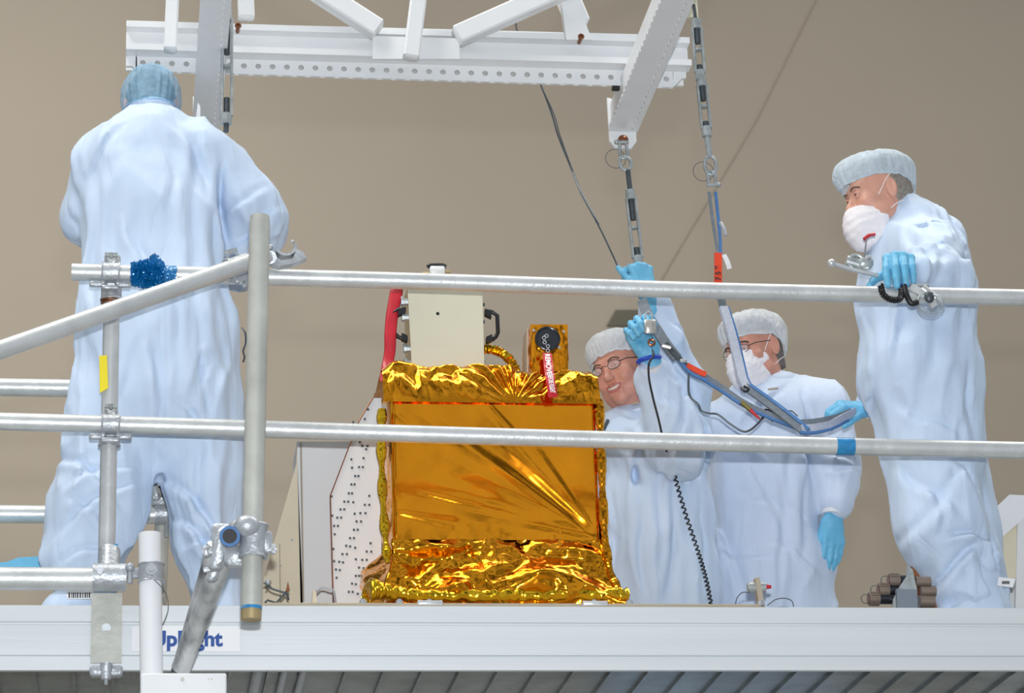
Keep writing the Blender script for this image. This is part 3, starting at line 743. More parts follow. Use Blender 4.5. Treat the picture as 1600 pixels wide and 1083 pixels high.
turnbuckle('galvanised turnbuckle held by the smiling technician, under the right lug', [('shackle', (973, 222), (975, 247)), ('eye', (974, 244), (980, 266)), ('rod', (981, 266), (985, 302)), ('body', (985, 305), (997, 408)), ('loop', (958, 262), (966, 234)), ('rod', (997, 408), (1003, 440)), ('rod', (1003, 440), (1010, 486))], ty)
ty2 = .74
turnbuckle('galvanised turnbuckle farthest right, ending in a blue sling', [('rod', (1083, 8), (1087, 36)), ('body', (1088, 38), (1094, 118)), ('rod', (1094, 118), (1097, 130)), ('body', (1096, 128), (1104, 206)), ('rod2', (1104, 206), (1109, 246)), ('eye', (1109, 244), (1111, 273)), ('shackle', (1113, 289), (1111, 268)), ('loop', (1083, 266), (1115, 270))], ty2)
turnbuckle('galvanised turnbuckle hanging behind the left technician\'s shoulder', [('rod', (355, -30), (355, 22)), ('body', (355, 24), (354, 186)), ('rod', (354, 186), (353, 206))], .30)
# connect the far right turnbuckle to a cream protected sling end above
mb = MB(); mb.ribbon([P(1075, -60, ty2), P(1080, -10, ty2), P(1083, 28, ty2)], X1, .036, .012); o = mb.build('sling_protector', M['cream'])
put(o, 'cream fabric protector at the top of the far right turnbuckle', 'protector')
mb = MB(); mb.tube(spline([P(803, -20, 1.05), P(805, 28, 1.05), P(812, 60, 1.05), P(843, 128, 1.05), P(862, 178, 1.05), P(872, 212, 1.05), P(892, 262, 1.05), P(908, 302, 1.0), P(935, 352, .95), P(958, 400, .95), P(975, 436, .93), P(1003, 470, .9)], 8), .0032, 8)
mb.tube(spline([P(848, 140, 1.045), P(866, 180, 1.045), P(876, 215, 1.045), P(900, 280, 1.04), P(915, 312, 1.0), P(936, 350, .94)], 8), .0024, 8)
o = mb.build('thin_cable', M['steel_dark']); put(o, 'thin dark cable slanting down across the wall from the lifting frame', 'cable')
# ================================================================== GOLD FOIL INSTRUMENT
def tri_noise(u, v, seed):
    """faceted noise: linear interpolation over a triangular lattice, so foil breaks into flat facets"""
    R = np.random.RandomState(seed).rand(64, 64)
    s = (u+v)*.3660254; x, y = u+s, v+s; i, j = np.floor(x).astype(int), np.floor(y).astype(int); fx, fy = x-i, y-j
    a, d = R[i & 63, j & 63], R[(i+1) & 63, (j+1) & 63]; b, c = R[(i+1) & 63, j & 63], R[i & 63, (j+1) & 63]
    return np.where(fx > fy, a+(b-a)*fx+(d-b)*fy, a+(c-a)*fy+(d-c)*fx)
def crumple(u, v, f, amp, seed, oct=3):
    r = 0
    for k in range(oct):
        wu = u*f*(2.1**k)+.6*tri_noise(u*f*1.3+7, v*f*1.3+3, seed+50+k); wv = v*f*(2.1**k)+.6*tri_noise(u*f*1.3+17, v*f*1.3+13, seed+80+k)
        r = r+amp*(.5**k)*(tri_noise(wu+20, wv+20, seed+k)-.5)*2
    return r
def patch(fn, nu, nv):
    u, v = np.meshgrid(np.linspace(0, 1, nu), np.linspace(0, 1, nv), indexing='ij'); V = fn(u, v).reshape(-1, 3)
    i, j = np.meshgrid(np.arange(nu-1), np.arange(nv-1), indexing='ij'); a = (i*nv+j).ravel()
    return V, np.stack([a, a+nv, a+nv+1, a+1], 1)
GY = .25; GYB = .74
gTL, gTR, gML, gMR = P(606, 628, GY), P(931, 628, GY), P(618, 846, GY), P(937, 842, GY)
gz_t, gz_m = (gTL[2]+gTR[2])/2, (gML[2]+gMR[2])/2
gx0, gx1 = (gTL[0]+gML[0])/2, (gTR[0]+gMR[0])/2; gz_b = .02
ins = thing('instrument_box', 'large amber foil wrapped instrument box on the tan mounting plate', 'instrument', ((gx0+gx1)/2, (GY+GYB)/2, .018))
W_, H_ = gx1-gx0, gz_t-gz_m
def crease(u, v, a, b, amp, wd, asym=.5):
    """fold line from a to b in panel coordinates (metres, origin bottom left)"""
    x, z = u*W_, v*H_; a = np.array(a)*np.array([W_, H_]); b = np.array(b)*np.array([W_, H_]); d = b-a; L = np.linalg.norm(d); d = d/L
    t = ((x-a[0])*d[0]+(z-a[1])*d[1])/L; s = -(x-a[0])*d[1]+(z-a[1])*d[0]
    f = np.maximum(0, 1-np.abs(s)/(wd*(.25+.75*np.clip(t, 0, 1)))); return amp*f*np.clip(t*6, 0, 1)*np.clip((1.02-t)*5, 0, 1)
def front(u, v):                                      # u left-right, v bottom-top
    x = gx0+u*W_; z = gz_m+v*H_
    d = .0024*np.sin(u*pi)*np.sin(v*pi)
    for a, b, am, wd in (((.98, .05), (.10, .93), .0035, .035), ((.98, .05), (.30, .88), -.003, .04), ((.98, .04), (.42, .98), .004, .045), ((.98, .04), (.22, .62), .0028, .05), ((.97, .03), (.52, .62), -.0035, .03),
                         ((.98, .06), (.62, .80), .003, .03), ((.98, .05), (.04, .48), .002, .05), ((1.0, .02), (.30, .22), .003, .03), ((.47, 1.), (.63, .72), .0026, .012), ((1., .98), (.72, .70), .002, .03), ((0, .93), (.2, .7), .0018, .03),
                         ((.1, .35), (.75, .12), .002, .02), ((.0, .2), (.35, .10), .003, .03)):
        d = d+crease(u, v, a, b, am, wd)
    d = d+.0012*crumple(u*1.1, v*.9, 4, 1., 3, 2)+.0035*crumple(u*1.3+2, v*.8, 7, 1., 9, 2)*np.clip(1-v/.16, 0, 1)+.0007*vnoise(np.stack([u*9, v*14, u*0], -1))
    e = .012; ed = np.minimum(np.minimum(u*W_, (1-u)*W_), .1); ex = np.clip(1-ed/e, 0, 1)
    return np.stack([x, GY-d+ex**2*.010, z], -1)
V, Q = patch(front, 150, 110); V1 = V; Q = Q[:, ::1]
mesh_obj('foil_front', V, Q, M['gold'], ins)
def rough_side(p00, p10, p01, p11, nrm, amp, f, seed, nu=60, nv=80, name='foil_side', material=None, bulge=0., smooth=False, ux=1., vx=1.):
    p00, p10, p01, p11, nrm = map(np.asarray, (p00, p10, p01, p11, nrm))
    def fn(u, v):
        b = (p00*(1-u[..., None])*(1-v[..., None])+p10*u[..., None]*(1-v[..., None])+p01*(1-u[..., None])*v[..., None]+p11*u[..., None]*v[..., None])
        d = crumple(u*ux, v*vx, f, amp, seed)+bulge*np.sin(u*pi)*np.sin(v*pi)
        return b+d[..., None]*nrm
    V, Q = patch(fn, nu, nv); return mesh_obj(name, V, Q, material or M['gold_crumpled'], ins, None, smooth)
zt, zm = gz_t, gz_m
# left flank (visible) and right flank, back
rough_side((gx0-.02, GYB, gz_b), (gx0+.002, GY+.008, gz_b), (gx0-.012, GYB, zt+.01), (gx0+.002, GY+.008, zt+.01), (-1, 0, 0), .012, 3, 21, 60, 70, vx=2.)
rough_side((gx1, GY+.010, gz_b), (gx1, GYB, gz_b), (gx1, GY+.01, zt+.03), (gx1, GYB, zt+.03), (1, 0, 0), .010, 3, 23, 60, 60, vx=2.)
rough_side((gx0, GYB, gz_b), (gx1, GYB, gz_b), (gx0, GYB, zt+.05), (gx1, GYB, zt+.05), (0, 1, 0), .006, 3, 24, 30, 30)
# vertical rolled seam on the left corner
sm = spline([P(597, 640, GY-.006), P(596, 700, GY-.01), P(598, 770, GY-.012), P(602, 835, GY-.008), P(606, 880, GY-.01)], 20)
MB().tube(sm, .012, 12, rr=[.011+.004*sin(i*.37)+.0025*random.random() for i in range(len(sm))]).build('foil_seam', M['gold_yellow'], ins, smooth=False)
sm = spline([P(936, 625, GY+.004), P(939, 700, GY-.0), P(942, 780, GY-.004), P(946, 850, GY-.004), P(955, 900, GY-.01), P(972, 931, GY-.012)], 20)
MB().tube(sm, .012, 12, rr=[.012+.003*sin(i*.31)+.0025*random.random() for i in range(len(sm))]).build('foil_seam', M['gold_crumpled'], ins, smooth=False)
# flared crumpled skirt at the foot
zsk = zm+.004
def skirt(u, v):
    # u runs along left flank, front, right flank; v bottom-top
    cor = [(gx0-.006, GYB), (gx0-.004, GY+.002), (gx1+.004, GY+.002), (gx1+.006, GYB)]
    cob = [(P(583, 930, GY)[0], GYB), (P(594, 930, GY)[0], GY-.055), (P(973, 930, GY)[0], GY-.055), (P(985, 930, GY)[0], GYB)]
    L = [0, .22, .78, 1]; x = np.interp(u, L, [c[0] for c in cor]); y = np.interp(u, L, [c[1] for c in cor])
    xb_ = np.interp(u, L, [c[0] for c in cob]); yb_ = np.interp(u, L, [c[1] for c in cob])
    f = (1-v)**1.6; X = x+(xb_-x)*f; Y = y+(yb_-y)*f; Z = .022+(zsk-.022)*v
    side = np.clip((np.abs(u-.5)-.28)*40, -1, 1)*.5+.5; d = crumple(u*3.2, v*1.1, 2.1, .044, 33, 2)*np.clip((1-v)*7, 0, 1)+crumple(u*3.2, v*1.1, 9, .0045, 35, 2)+.012*np.clip((1-v)*7, 0, 1)*np.sin(np.clip(v*1.1, 0, 1)*pi*.93+.12)
    d = d+.02*np.sin(v*pi)
    nx = np.sign(u-.5)*side; ny = -(1-side)
    return np.stack([X+nx*d, Y+ny*d, Z+crumple(u*3, v, 4, .006, 77)*np.sin(v*pi)], -1)
V, Q = patch(skirt, 230, 46); mesh_obj('foil_skirt', V, Q, M['gold_crumpled'], ins, smooth=False)
# bunched foil at the very bottom
bl = [np.array([P(568, 925, GY-.05)[0], GY+.30, .05]), np.array([P(572, 925, GY-.05)[0], GY+.02, .05]), P(580, 922, GY-.055), P(640, 930, GY-.06), P(760, 931, GY-.065), P(880, 930, GY-.06), P(970, 930, GY-.055), P(982, 930, GY+.02)]
bl = spline(bl, 26)
def roll_(u, v):
    t = u*(len(bl)-1.001); i = t.astype(int); f = (t-i)[..., None]; B = np.array(bl); p = B[i]*(1-f)+B[i+1]*f
    a = v*2*pi; r = .014+.012*(tri_noise(u*90, v*5, 4))+np.exp(-((u-.24)/.10)**2)*.018; r = r*(1-.5*(u > .9))
    d = np.stack([np.cos(a)*.3, -np.cos(a), np.sin(a)], -1)
    q = p+d*r[..., None]; q[..., 2] = np.maximum(q[..., 2], .019); return q
V, Q = patch(roll_, 260, 14); mesh_obj('foil_hem', V, Q, M['gold_yellow'], ins, smooth=False)
# crumpled top cover, overhanging the front panel
ztop = P(760, 592, .36)[2]
def topc(u, v):                                       # v 0 front lip -> 1 back
    x = gx0-.022+u*(W_+.040)
    lip = np.clip(v/.35, 0, 1); back = np.clip((v-.35)/.65, 0, 1)
    sh = np.interp(u, [0, .05, .30, .62, .74, .9, .97, 1], [.0, .030, .026, .016, .0, .006, .008, .0])
    Y = GY-.010+lip*.07+back*(GYB-GY-.05); Z = zt-.006+(ztop-zt+.006+sh)*(1-(1-lip)**1.7)
    d = crumple(u*3., v*1.3, 1.9, .020, 61, 3); e = np.clip(lip*3, 0, 1)
    # radiating pleats towards the electronics box corner
    ang = np.arctan2((v+.02)*.5, (u-.60)*1.0); pl = np.abs(((ang*3.1) % 1)-.5)*.034*np.exp(-((u-.60)/.36)**2)*(1-back)
    Y = Y-(d*.6+pl)*(1-back)*e; Z = Z+d*.55*e+(lip < .02)*0
    xx = x+np.where(u < .02, .0, 0)
    return np.stack([xx, Y, Z], -1)
V, Q = patch(topc, 260, 90); mesh_obj('foil_top', V, Q, M['gold_crumpled'], ins, smooth=False)
mb = MB().box(((gx0+gx1)/2, (GY+GYB)/2+.01, (zt+.02)/2+.0), (W_-.07, GYB-GY-.12, zt-.05)); mb.build('core', M['cream_dark'], ins, smooth=False)

# ------------------------------------------------------------ electronics box on top
EY = .36
e0, e1, e2, e3 = P(636, 432, EY), P(753, 430, EY), P(757, 579, EY), P(644, 581, EY)
exc = (e0+e1+e2+e3)/4; ex_w = np.linalg.norm(e1-e0); zb_, zt_ = (e2[2]+e3[2])/2, (e0[2]+e1[2])/2
xl, xr = (e0[0]+e3[0])/2, (e1[0]+e2[0])/2; xl, xr = xl, xr; EX = (xl+xr)/2; EW = xr-xl; ED = .20
tl = (e2[0]+e1[0])/2
eb = MB(); eb.box((EX, EY+ED/2+.008, (zb_+zt_)/2), (EW-.010, ED, zt_-zb_), bev=.003)
eb = eb.build('electronics_box', M['cream_dark'], ins)
fp = MB(); fp.prism([e3+Y1*0, e2, e1, e0], (0, .009, 0)); fp.build('front_plate', M['cream'], eb, smooth=False, label='cream metal front plate')
q = P(684, 490, EY-.001); MB().cyl(q, q+Y1*.004, .0055, seg=16).build('screw_hole', M['black'], eb)
mb = MB(); a, b, c, d = P(645, 583, EY+.01), P(757, 582, EY+.01), P(757, 592, EY+.01), P(645, 593, EY+.01); mb.prism([d, c, b, a], (0, .17, 0)); mb.build('base_bracket', M['copper'], eb, smooth=False)
for px in (658, 699, 741):
    q = P(px, 585, EY-.004); MB().box(q, (.026, .012, .02), bev=.004).cyl(q-Y1*.010, q, .007, seg=8).build('bolt', M['bolt'], eb)
for py_ in (472, 496, 545, 568):
    q = P(633+(py_-470)*.06, py_, EY+.03); mb = MB().cyl(q+X1*.015, q-X1*.006, .012, seg=8).cyl(q-X1*.006, q-X1*.014, .016, seg=8).sphere(q-X1*.010+Z1*.012, .007, 8, 6); mb.build('connector', M['steel'], eb)
for py_ in (476, 503, 566, 574):
    q = P(756, py_, EY+.006); MB().box(q, (.006, .008, .008)).build('screw', M['steel_dark'], eb)
# black carrying handles on both flanks
def handle(pts, nm='handle'):
    pp = [P(x, y, EY+.02) for x, y in pts]; mb = MB(); 
    mb.tube(pp, .0068, 10); mb.prism([P(*q, EY+.008) for q in ((pts[0][0], pts[0][1]-4), (pts[1][0], pts[1][1]-1), (pts[1][0], pts[1][1]+9), (pts[0][0], pts[0][1]+5))], (0, .024, 0)); mb.prism([P(*q, EY+.008) for q in ((pts[-1][0], pts[-1][1]+4), (pts[-2][0], pts[-2][1]+1), (pts[-2][0], pts[-2][1]-9), (pts[-1][0], pts[-1][1]-5))], (0, .024, 0))
    return mb.build(nm, M['black'], eb, smooth='auto')
handle([(758, 486), (768, 487), (777, 493), (778, 520), (775, 526), (769, 531), (760, 531)])
handle([(634, 483), (622, 484), (614, 489), (616, 520), (621, 526), (628, 529), (637, 529)])
mb = MB().tube([P(668, 417, EY+.1), P(672, 414.5, EY+.1), P(692, 414.5, EY+.1), P(697, 417, EY+.1)], .007, 10); mb.build('top_handle', M['black'], eb)
mb = MB().box(P(683, 424, EY+.1), (.048, .03, .028), bev=.004); mb.build('top_connector', M['white'], eb)
MB().cyl(P(660, 426, EY+.1), P(670, 426, EY+.1), .005, seg=8).build('top_fitting', M['cream_dark'], eb); MB().cyl(P(695, 426, EY+.1), P(704, 425, EY+.1), .009, .004, 8).build('top_fitting', M['cream_dark'], eb)
mb = MB().box((EX, EY+.1, zt_+.006), (.16, .10, .014), bev=.003).build('top_bracket', M['tan'], eb)

# ------------------------------------------------------------ foil wrapped sensor head
SY = .34
s0, s1, s2, s3 = P(829, 507, SY), P(887, 507, SY), P(888, 600, SY), P(831, 600, SY)
sd = .19
def foilbox(c00, c10, c11, c01, depth, amp, seed, parent, name, material):
    obj_ = None; fx = [np.asarray(v) for v in (c00, c10, c11, c01)]; dv = Y1*depth
    Vs, Qs = [], []; n0 = 0
    for (p00, p10, p01, p11, nr) in ((fx[3], fx[2], fx[0], fx[1], -Y1), (fx[3]+dv, fx[3], fx[0]+dv, fx[0], -X1), (fx[2], fx[2]+dv, fx[1], fx[1]+dv, X1), (fx[0], fx[1], fx[0]+dv, fx[1]+dv, Z1), (fx[2]+dv, fx[3]+dv, fx[1]+dv, fx[0]+dv, Y1)):
        def fn(u, v):
            b = (p00*(1-u[..., None])*(1-v[..., None])+p10*u[..., None]*(1-v[..., None])+p01*(1-u[..., None])*v[..., None]+p11*u[..., None]*v[..., None])
            e = np.clip(np.minimum(np.minimum(u, 1-u), np.minimum(v, 1-v))*9, 0, 1)
            return b+(crumple(u, v, 2.4, amp, seed, 3)*e+.004*e)[..., None]*nr
        V, Q = patch(fn, 36, 44); Vs.append(V); Qs.append(Q+n0); n0 += len(V)
    return mesh_obj(name, np.concatenate(Vs), np.concatenate(Qs), material, parent, None, False)
sh = foilbox(s0, s1, s2, s3, sd, .005, 5, ins, 'sensor_head', M['gold'])
q = P(855, 531, SY-.006); MB().cyl(q+Y1*.01, q-Y1*.012, .041, seg=40).torus(q-Y1*.012, Y1, .037, .004, 40, 8).cyl(q-Y1*.012, q-Y1*.016, .012, seg=20).build('lens_cover', M['black_gloss'], sh, 'round black lens cover')
for px, py_ in ((881, 518), (834, 516), (874, 543)):
    q = P(px, py_, SY-.008); MB().cyl(q, q+Y1*.006, .0045, seg=10).build('rivet', M['bolt'], sh)
mb = MB()
q = P(822, 552, SY+.07); a, b, c, d = [P(*v, SY) for v in ((829, 508), (829, 598), (829, 598), (829, 508))]
mb.prism([a-X1*.008+Y1*.03, b-X1*.008+Y1*.03, b-X1*.008+Y1*.12, a-X1*.008+Y1*.12], (.006, 0, 0)); mb.build('side_panel', M['tan'], sh, smooth=False)
# foil wrapped hose from the electronics box into the cover
hp = spline([P(752, 546, EY+.05), P(768, 546, EY+.04), P(784, 552, EY+.04), P(797, 563, EY+.03), P(805, 578, EY+.03), P(807, 594, EY+.03)], 12)
MB().tube(hp, .014, 9, rr=[.0125+.006*random.random() for _ in hp]).build('foil_hose', M['gold_yellow'], ins, smooth=False)

# ------------------------------------------------------------ red streamers
def strip(name, pts, Yv, wpx, label, cat, material, thick=.004):
    c = spline([P(x, y, Yv) for x, y in pts], 8); mb = MB(); mb.ribbon(c, X1, wpx/520, thick); o = mb.build(name, material); put(o, label, cat); return o
c = spline([P(x, y, EY+.03+dy) for x, y, dy in ((621, 440, .02), (619, 458, 0), (613, 490, -.01), (610, 520, -.02), (609, 550, -.02), (604, 575, -.04), (600, 596, -.10))], 8)
mb = MB(); V = []; nsec = 10
rw = np.interp(np.linspace(0, 1, len(c)), [0, .15, .6, .88, 1], [.012, .021, .0185, .017, .015])
for i, p in enumerate(c):
    for k in range(nsec):
        a = 2*pi*k/nsec; V.append(p+X1*cos(a)*rw[i]+Y1*sin(a)*.0045*(1+.5*sin(i*.5)))
Fs = [(i*nsec+k, i*nsec+(k+1) % nsec, (i+1)*nsec+(k+1) % nsec, (i+1)*nsec+k) for i in range(len(c)-1) for k in range(nsec)]
Fs += [tuple(range(nsec)), tuple((len(c)-1)*nsec+k for k in range(nsec))]
o = mesh_obj('red_streamer', V, Fs, M['red']); put(o, 'broad red fabric streamer hanging left of the cream electronics box', 'streamer')
rt = thing('warning_tag', 'narrow red tag with white lettering hanging from the black lens cover', 'tag', P(864, 620, SY-.05))
TYv = SY-.048
cc_ = [P(855, 552, SY-.028), P(857, 572, .275), P(859, 588, .232), P(862, 606, .212), P(864, 621, .205)]
MB().ribbon(spline(cc_, 8), X1, .029, .0016).build('ribbon', M['red'], rt)
for txt, k0_, k1_, sz in (('REMOVE', 0, 2, .016), ('BEFORE FLIGHT', 2, 4, .015)):
    a, b = cc_[k0_], cc_[k1_]; dn = unit(b-a); L = np.linalg.norm(b-a)
    n_ = unit(np.cross(dn, X1)); n_ = n_ if n_[1] < 0 else -n_
    upv = X1 if np.cross(dn, X1)[1] < 0 else -X1
    o = text_mesh(txt, .022, a+dn*(.008 if k0_ == 0 else .002)-upv*.008+n_*(.003 if k0_ == 0 else .011), dn, upv, M['sticker'], 'lettering', rt, bold=.0006, depth=.0003)
    Vx = np.array([v.co[:] for v in o.data.vertices]); org = np.array((a+dn*(.008 if k0_ == 0 else .002)))-ROOTLOC[rt.name]
    t_ = (Vx-org)@dn; ln = t_.max(); s_ = (L-.012)/ln; Vx = Vx+np.outer(t_*(s_-1), dn); o.data.vertices.foreach_set('co', Vx.astype(np.float32).ravel()); o.data.update()
mb = MB(); 
for k, (x, y) in enumerate(((850, 528), (854, 525), (851, 535), (856, 541), (856, 548))): mb.torus(P(x, y, SY-.026), Y1 if k % 2 else unit((.4, 1, .3)), .0052, .0018, 12, 6)
mb.build('chain', M['bolt'], rt)

# ================================================================== WHITE STRUCTURES BEHIND THE BOX
pc = thing('perforated_panel', 'white perforated panel with angled corner just left of the gold box', 'panel', P(550, 940, .52))
poly = [(583, 622), (560, 660), (516, 775), (521, 950), (596, 950), (596, 622)]
mb = MB(); mb.prism([P(x, y, .52) for x, y in poly][::-1], (0, .02, 0)); pp_ = mb.build('panel', M['white_matte'], pc, smooth=False)
mb = MB()
for (a, b) in (((583, 622), (560, 660)), ((560, 660), (516, 775)), ((516, 775), (521, 950))):
    mb.cyl(P(*a, .516), P(*b, .516), .0022, seg=6)
mb.build('edge_trim', M['copper'], pc)
mb = MB(); rnd = random.Random(3)
rows = [(549, 718), (572, 702), (568, 716), (550, 731), (561, 730), (567, 730), (555, 744), (560, 744), (549, 757), (554, 757), (545, 771), (550, 771), (577, 775), (538, 784), (544, 784), (552, 785), (570, 789), (577, 789), (532, 796), (538, 796), (554, 803), (563, 802), (571, 802), (527, 809), (533, 809), (557, 815), (564, 815), (522, 822), (528, 822), (553, 828), (559, 828), (547, 841), (553, 841), (579, 849), (541, 853), (547, 854), (555, 856), (573, 862), (580, 862), (535, 866), (542, 866), (556, 874), (566, 875), (573, 875), (530, 878), (536, 879), (561, 887), (568, 888), (525, 890), (531, 891), (556, 900), (561, 900), (550, 912), (556, 913), (545, 925), (551, 925), (559, 928), (518, 776), (519, 806), (521, 858), (522, 877), (574, 697), (566, 697), (523, 835), (526, 903), (552, 660), (575, 640), (570, 655), (577, 668), (562, 690)]
for x, y in rows:
    q = P(x, y, .518); mb.box(q, (.0065, .004, .0065))
o = mb.build('rivet_pattern', M['steel_dark'], pc, smooth=False); o['kind'] = 'stuff'
mb = MB(); mb.box(P(541, 655, .50), (.012, .02, .05)); 
cb = thing('support_cabinet', 'white tapered support structure behind the perforated panel', 'cabinet', P(500, 945, .80))
mb = MB(); mb.prism([P(x, y, .80) for x, y in ((464, 690), (600, 690), (600, 960), (470, 960))][::-1], (0, .25, 0)); mb.build('body', M['white_matte'], cb, smooth=False)
mb = MB(); mb.prism([P(x, y, .80) for x, y in ((464, 702), (463, 725), (412, 905), (406, 960), (474, 960))][::-1], (0, .03, 0)); mb.build('side_wing', M['wood'], cb, smooth=False)
mb = MB(); mb.cyl(P(470, 692, .797), P(474, 940, .797), .003, seg=6).cyl(P(437, 850, .797), P(438, 940, .797), .0015, seg=6); mb.build('seam', M['tan'], cb)
for x, y in ((456, 843), (438, 884)):
    q = P(x, y, .795); MB().cyl(q, q+Y1*.008, .004, seg=8).build('screw', M['steel'], cb)
mb = MB(); mb.prism([P(x, y, .40) for x, y in ((487, 958), (489, 921), (494, 924), (497, 958))], (0, .02, 0)); o = mb.build('cream_tab', M['wood'], smooth=False); 
put(o, 'small cream tab standing on the plate left of the foil box', 'tab')
mb = MB(); mb.tube(spline([P(494, 925, .38), P(503, 918, .38), P(515, 921, .38), P(522, 926, .38), P(526, 962, .38)], 6), .0035, 8); o = mb.build('bent_wire', M['bolt']); put(o, 'short bent grey wire lying by the perforated panel', 'wire')
ws = thing('wire_stand', 'small bent dark wire fitting with a ball end at the foot of the white wing', 'fitting', P(435, 945, .34))
mb = MB()
mb.tube(spline([P(418, 914, .34), P(425, 920, .34), P(440, 925, .34), P(448, 928, .34), P(451, 938, .34)], 5), .0032, 8)
mb.tube([P(447, 925, .34), P(432, 942, .34), P(418, 938, .34), P(414, 942, .34)], .0035, 8); mb.tube([P(416, 920, .34), P(418, 914, .34), P(412, 911, .34)], .003, 8)
mb.build('wire', M['steel_dark'], ws); MB().sphere(P(419, 910, .34), .010, 12, 8).build('ball', M['steel'], ws)
MB().prism([P(446, 924, .33), P(450, 908, .33), P(453, 922, .33)], (0, .01, 0)).build('clip', M['copper'], ws, smooth=False)

# white angular structure at the right edge
wr = thing('angled_housing', 'white angular housing with cream recess at the far right edge', 'housing', P(1590, 945, .95))
def poly_part(name, pts, Yv, dep, material, parent):
    return MB().prism([P(x, y, Yv) for x, y in pts][::-1], (0, dep, 0)).build(name, material, parent, smooth=False)
poly_part('upper_shell', [(1500, 850), (1576, 774), (1680, 774), (1680, 800), (1560, 843), (1558, 935), (1500, 935)], .95, .30, M['white_matte'], wr)
poly_part('chamfer_panel', [(1538, 810), (1577, 773), (1604, 774), (1640, 774), (1562, 843), (1555, 838)], .925, .03, M['white'], wr)
poly_part('recess', [(1562, 842), (1592, 815), (1588, 903), (1560, 903)], .94, .015, M['wood'], wr)
poly_part('frame_strip', [(1590, 815), (1612, 790), (1612, 950), (1587, 950)], .93, .02, M['white_matte'], wr)
_h = P(1600, 900, .95); MB().box((_h[0]+.05, 1.10, (_h[2]+LZ)/2), (.26, .22, _h[2]-LZ)).build('stand', M['white_matte'], wr, smooth=False)
# connector cluster on a stepped bracket
CY = .30
cn = thing('connector_bracket', 'stepped metal bracket holding three dark ribbed connectors by the right technician\'s foot', 'connectors', (*P(1420, 945, CY)[:2], 0))
bz_ = lambda pts, y, d, m, nm: MB().prism([np.array([*P(x, yy, y)[:2], P(x, yy, y)[2] if yy < 946 else 0.0]) for x, yy in pts][::-1], (0, d, 0)).build(nm, m, cn, smooth=False)
bz_([(1418, 884), (1426, 890), (1433, 921), (1433, 950), (1390, 950), (1396, 936), (1406, 916), (1417, 900)], CY, .012, M['steel'], 'side_plate')
bz_([(1401, 920), (1418, 921), (1433, 921), (1433, 950), (1402, 950)], CY-.02, .02, M['steel_front'], 'front_block')
bz_([(1424, 884), (1430, 890), (1460, 930), (1470, 950), (1433, 950), (1432, 918)], CY+.03, .012, M['copper'], 'rear_plate')
for (x, y) in ((1392, 907), (1376, 922), (1361, 936)):
    q = P(x, y, CY+.03); cnn = MB().cyl(q+X1*.02, q+X1*.075, .0165, seg=20).build('plug_body', M['black_gloss'], cn)
    g = MB(); g.cyl(q-X1*.008, q+X1*.026, .0205, seg=24)
    for k in range(14):
        a = 2*pi*k/14; g.box(q+X1*.010+Y1*cos(a)*.021+Z1*sin(a)*.021, (.028, .004, .004), (X1, unit(Y1*cos(a)+Z1*sin(a)), unit(Z1*cos(a)-Y1*sin(a))))
    g.build('knurled_ring', M['knurl'], cnn); MB().torus(q-X1*.018, Y1, .014, .0013, 16, 5).build('pull_ring', M['steel_dark'], cnn); MB().cyl(q-X1*.009, q-X1*.0095, .017, seg=20).build('face', M['copper'], cnn)
for (x, y, s) in ((1440, 909, .016), (1448, 924, .017), (1446, 940, .02)):
    q = P(x, y, CY+.01); MB().cyl(q-X1*.02, q+X1*.028, s, seg=14).build('cable_fitting', M['knurl'], cn)
# single plug standing on the platform edge
pg = thing('metal_plug', 'small metal plug with red tip standing by the middle technician\'s legs', 'plug', (*P(1190, 945, .12)[:2], .0))
pz = .12
MB().prism([np.array([*P(x, y, pz)[:2], max(.0, P(x, y, pz)[2])]) for x, y in ((1180, 903), (1187, 902), (1193, 935), (1196, 950), (1187, 950), (1183, 925))][::-1], (0, .03, 0)).build('bracket', M['tan'], pg, smooth=False)
MB().cyl(P(1170, 918, pz+.02), P(1196, 918, pz+.02), .016, seg=18).cyl(P(1168, 918, pz+.02), P(1173, 918, pz+.02), .013, seg=18).build('barrel', M['steel'], pg)
MB().cyl(P(1194, 917, pz+.02), P(1205, 917, pz+.02), .009, .005, 8).build('tip', M['red'], pg)
MB().tube(spline([P(1172, 926, pz), P(1160, 926, pz), P(1152, 934, pz), P(1149, 944, pz)], 6), .0016, 6).build('lead', M['steel_dark'], pg)
MB().tube(spline([P(1199, 946, pz), P(1212, 937, pz), P(1226, 935, pz), P(1237, 939, pz), P(1240, 948, pz)], 6), .0016, 6).build('lead', M['steel_dark'], pg)
# ================================================================== PEOPLE
def basis_from(f, up):
    f = unit(f); up = np.asarray(up, float); u = unit(up-f*np.dot(up, f)); s = np.cross(f, u); return np.stack([s, f, u], 1)  # columns: right side, forward, up
def local_to_world(V, O, B): return np.asarray(O)+V@B.T
class Head:
    def __init__(s, O, f, up, scale=1.0): s.O = np.asarray(O, float); s.B = basis_from(f, up); s.s = scale
    def w(s, p): return s.O+(np.asarray(p, float)*s.s)@s.B.T

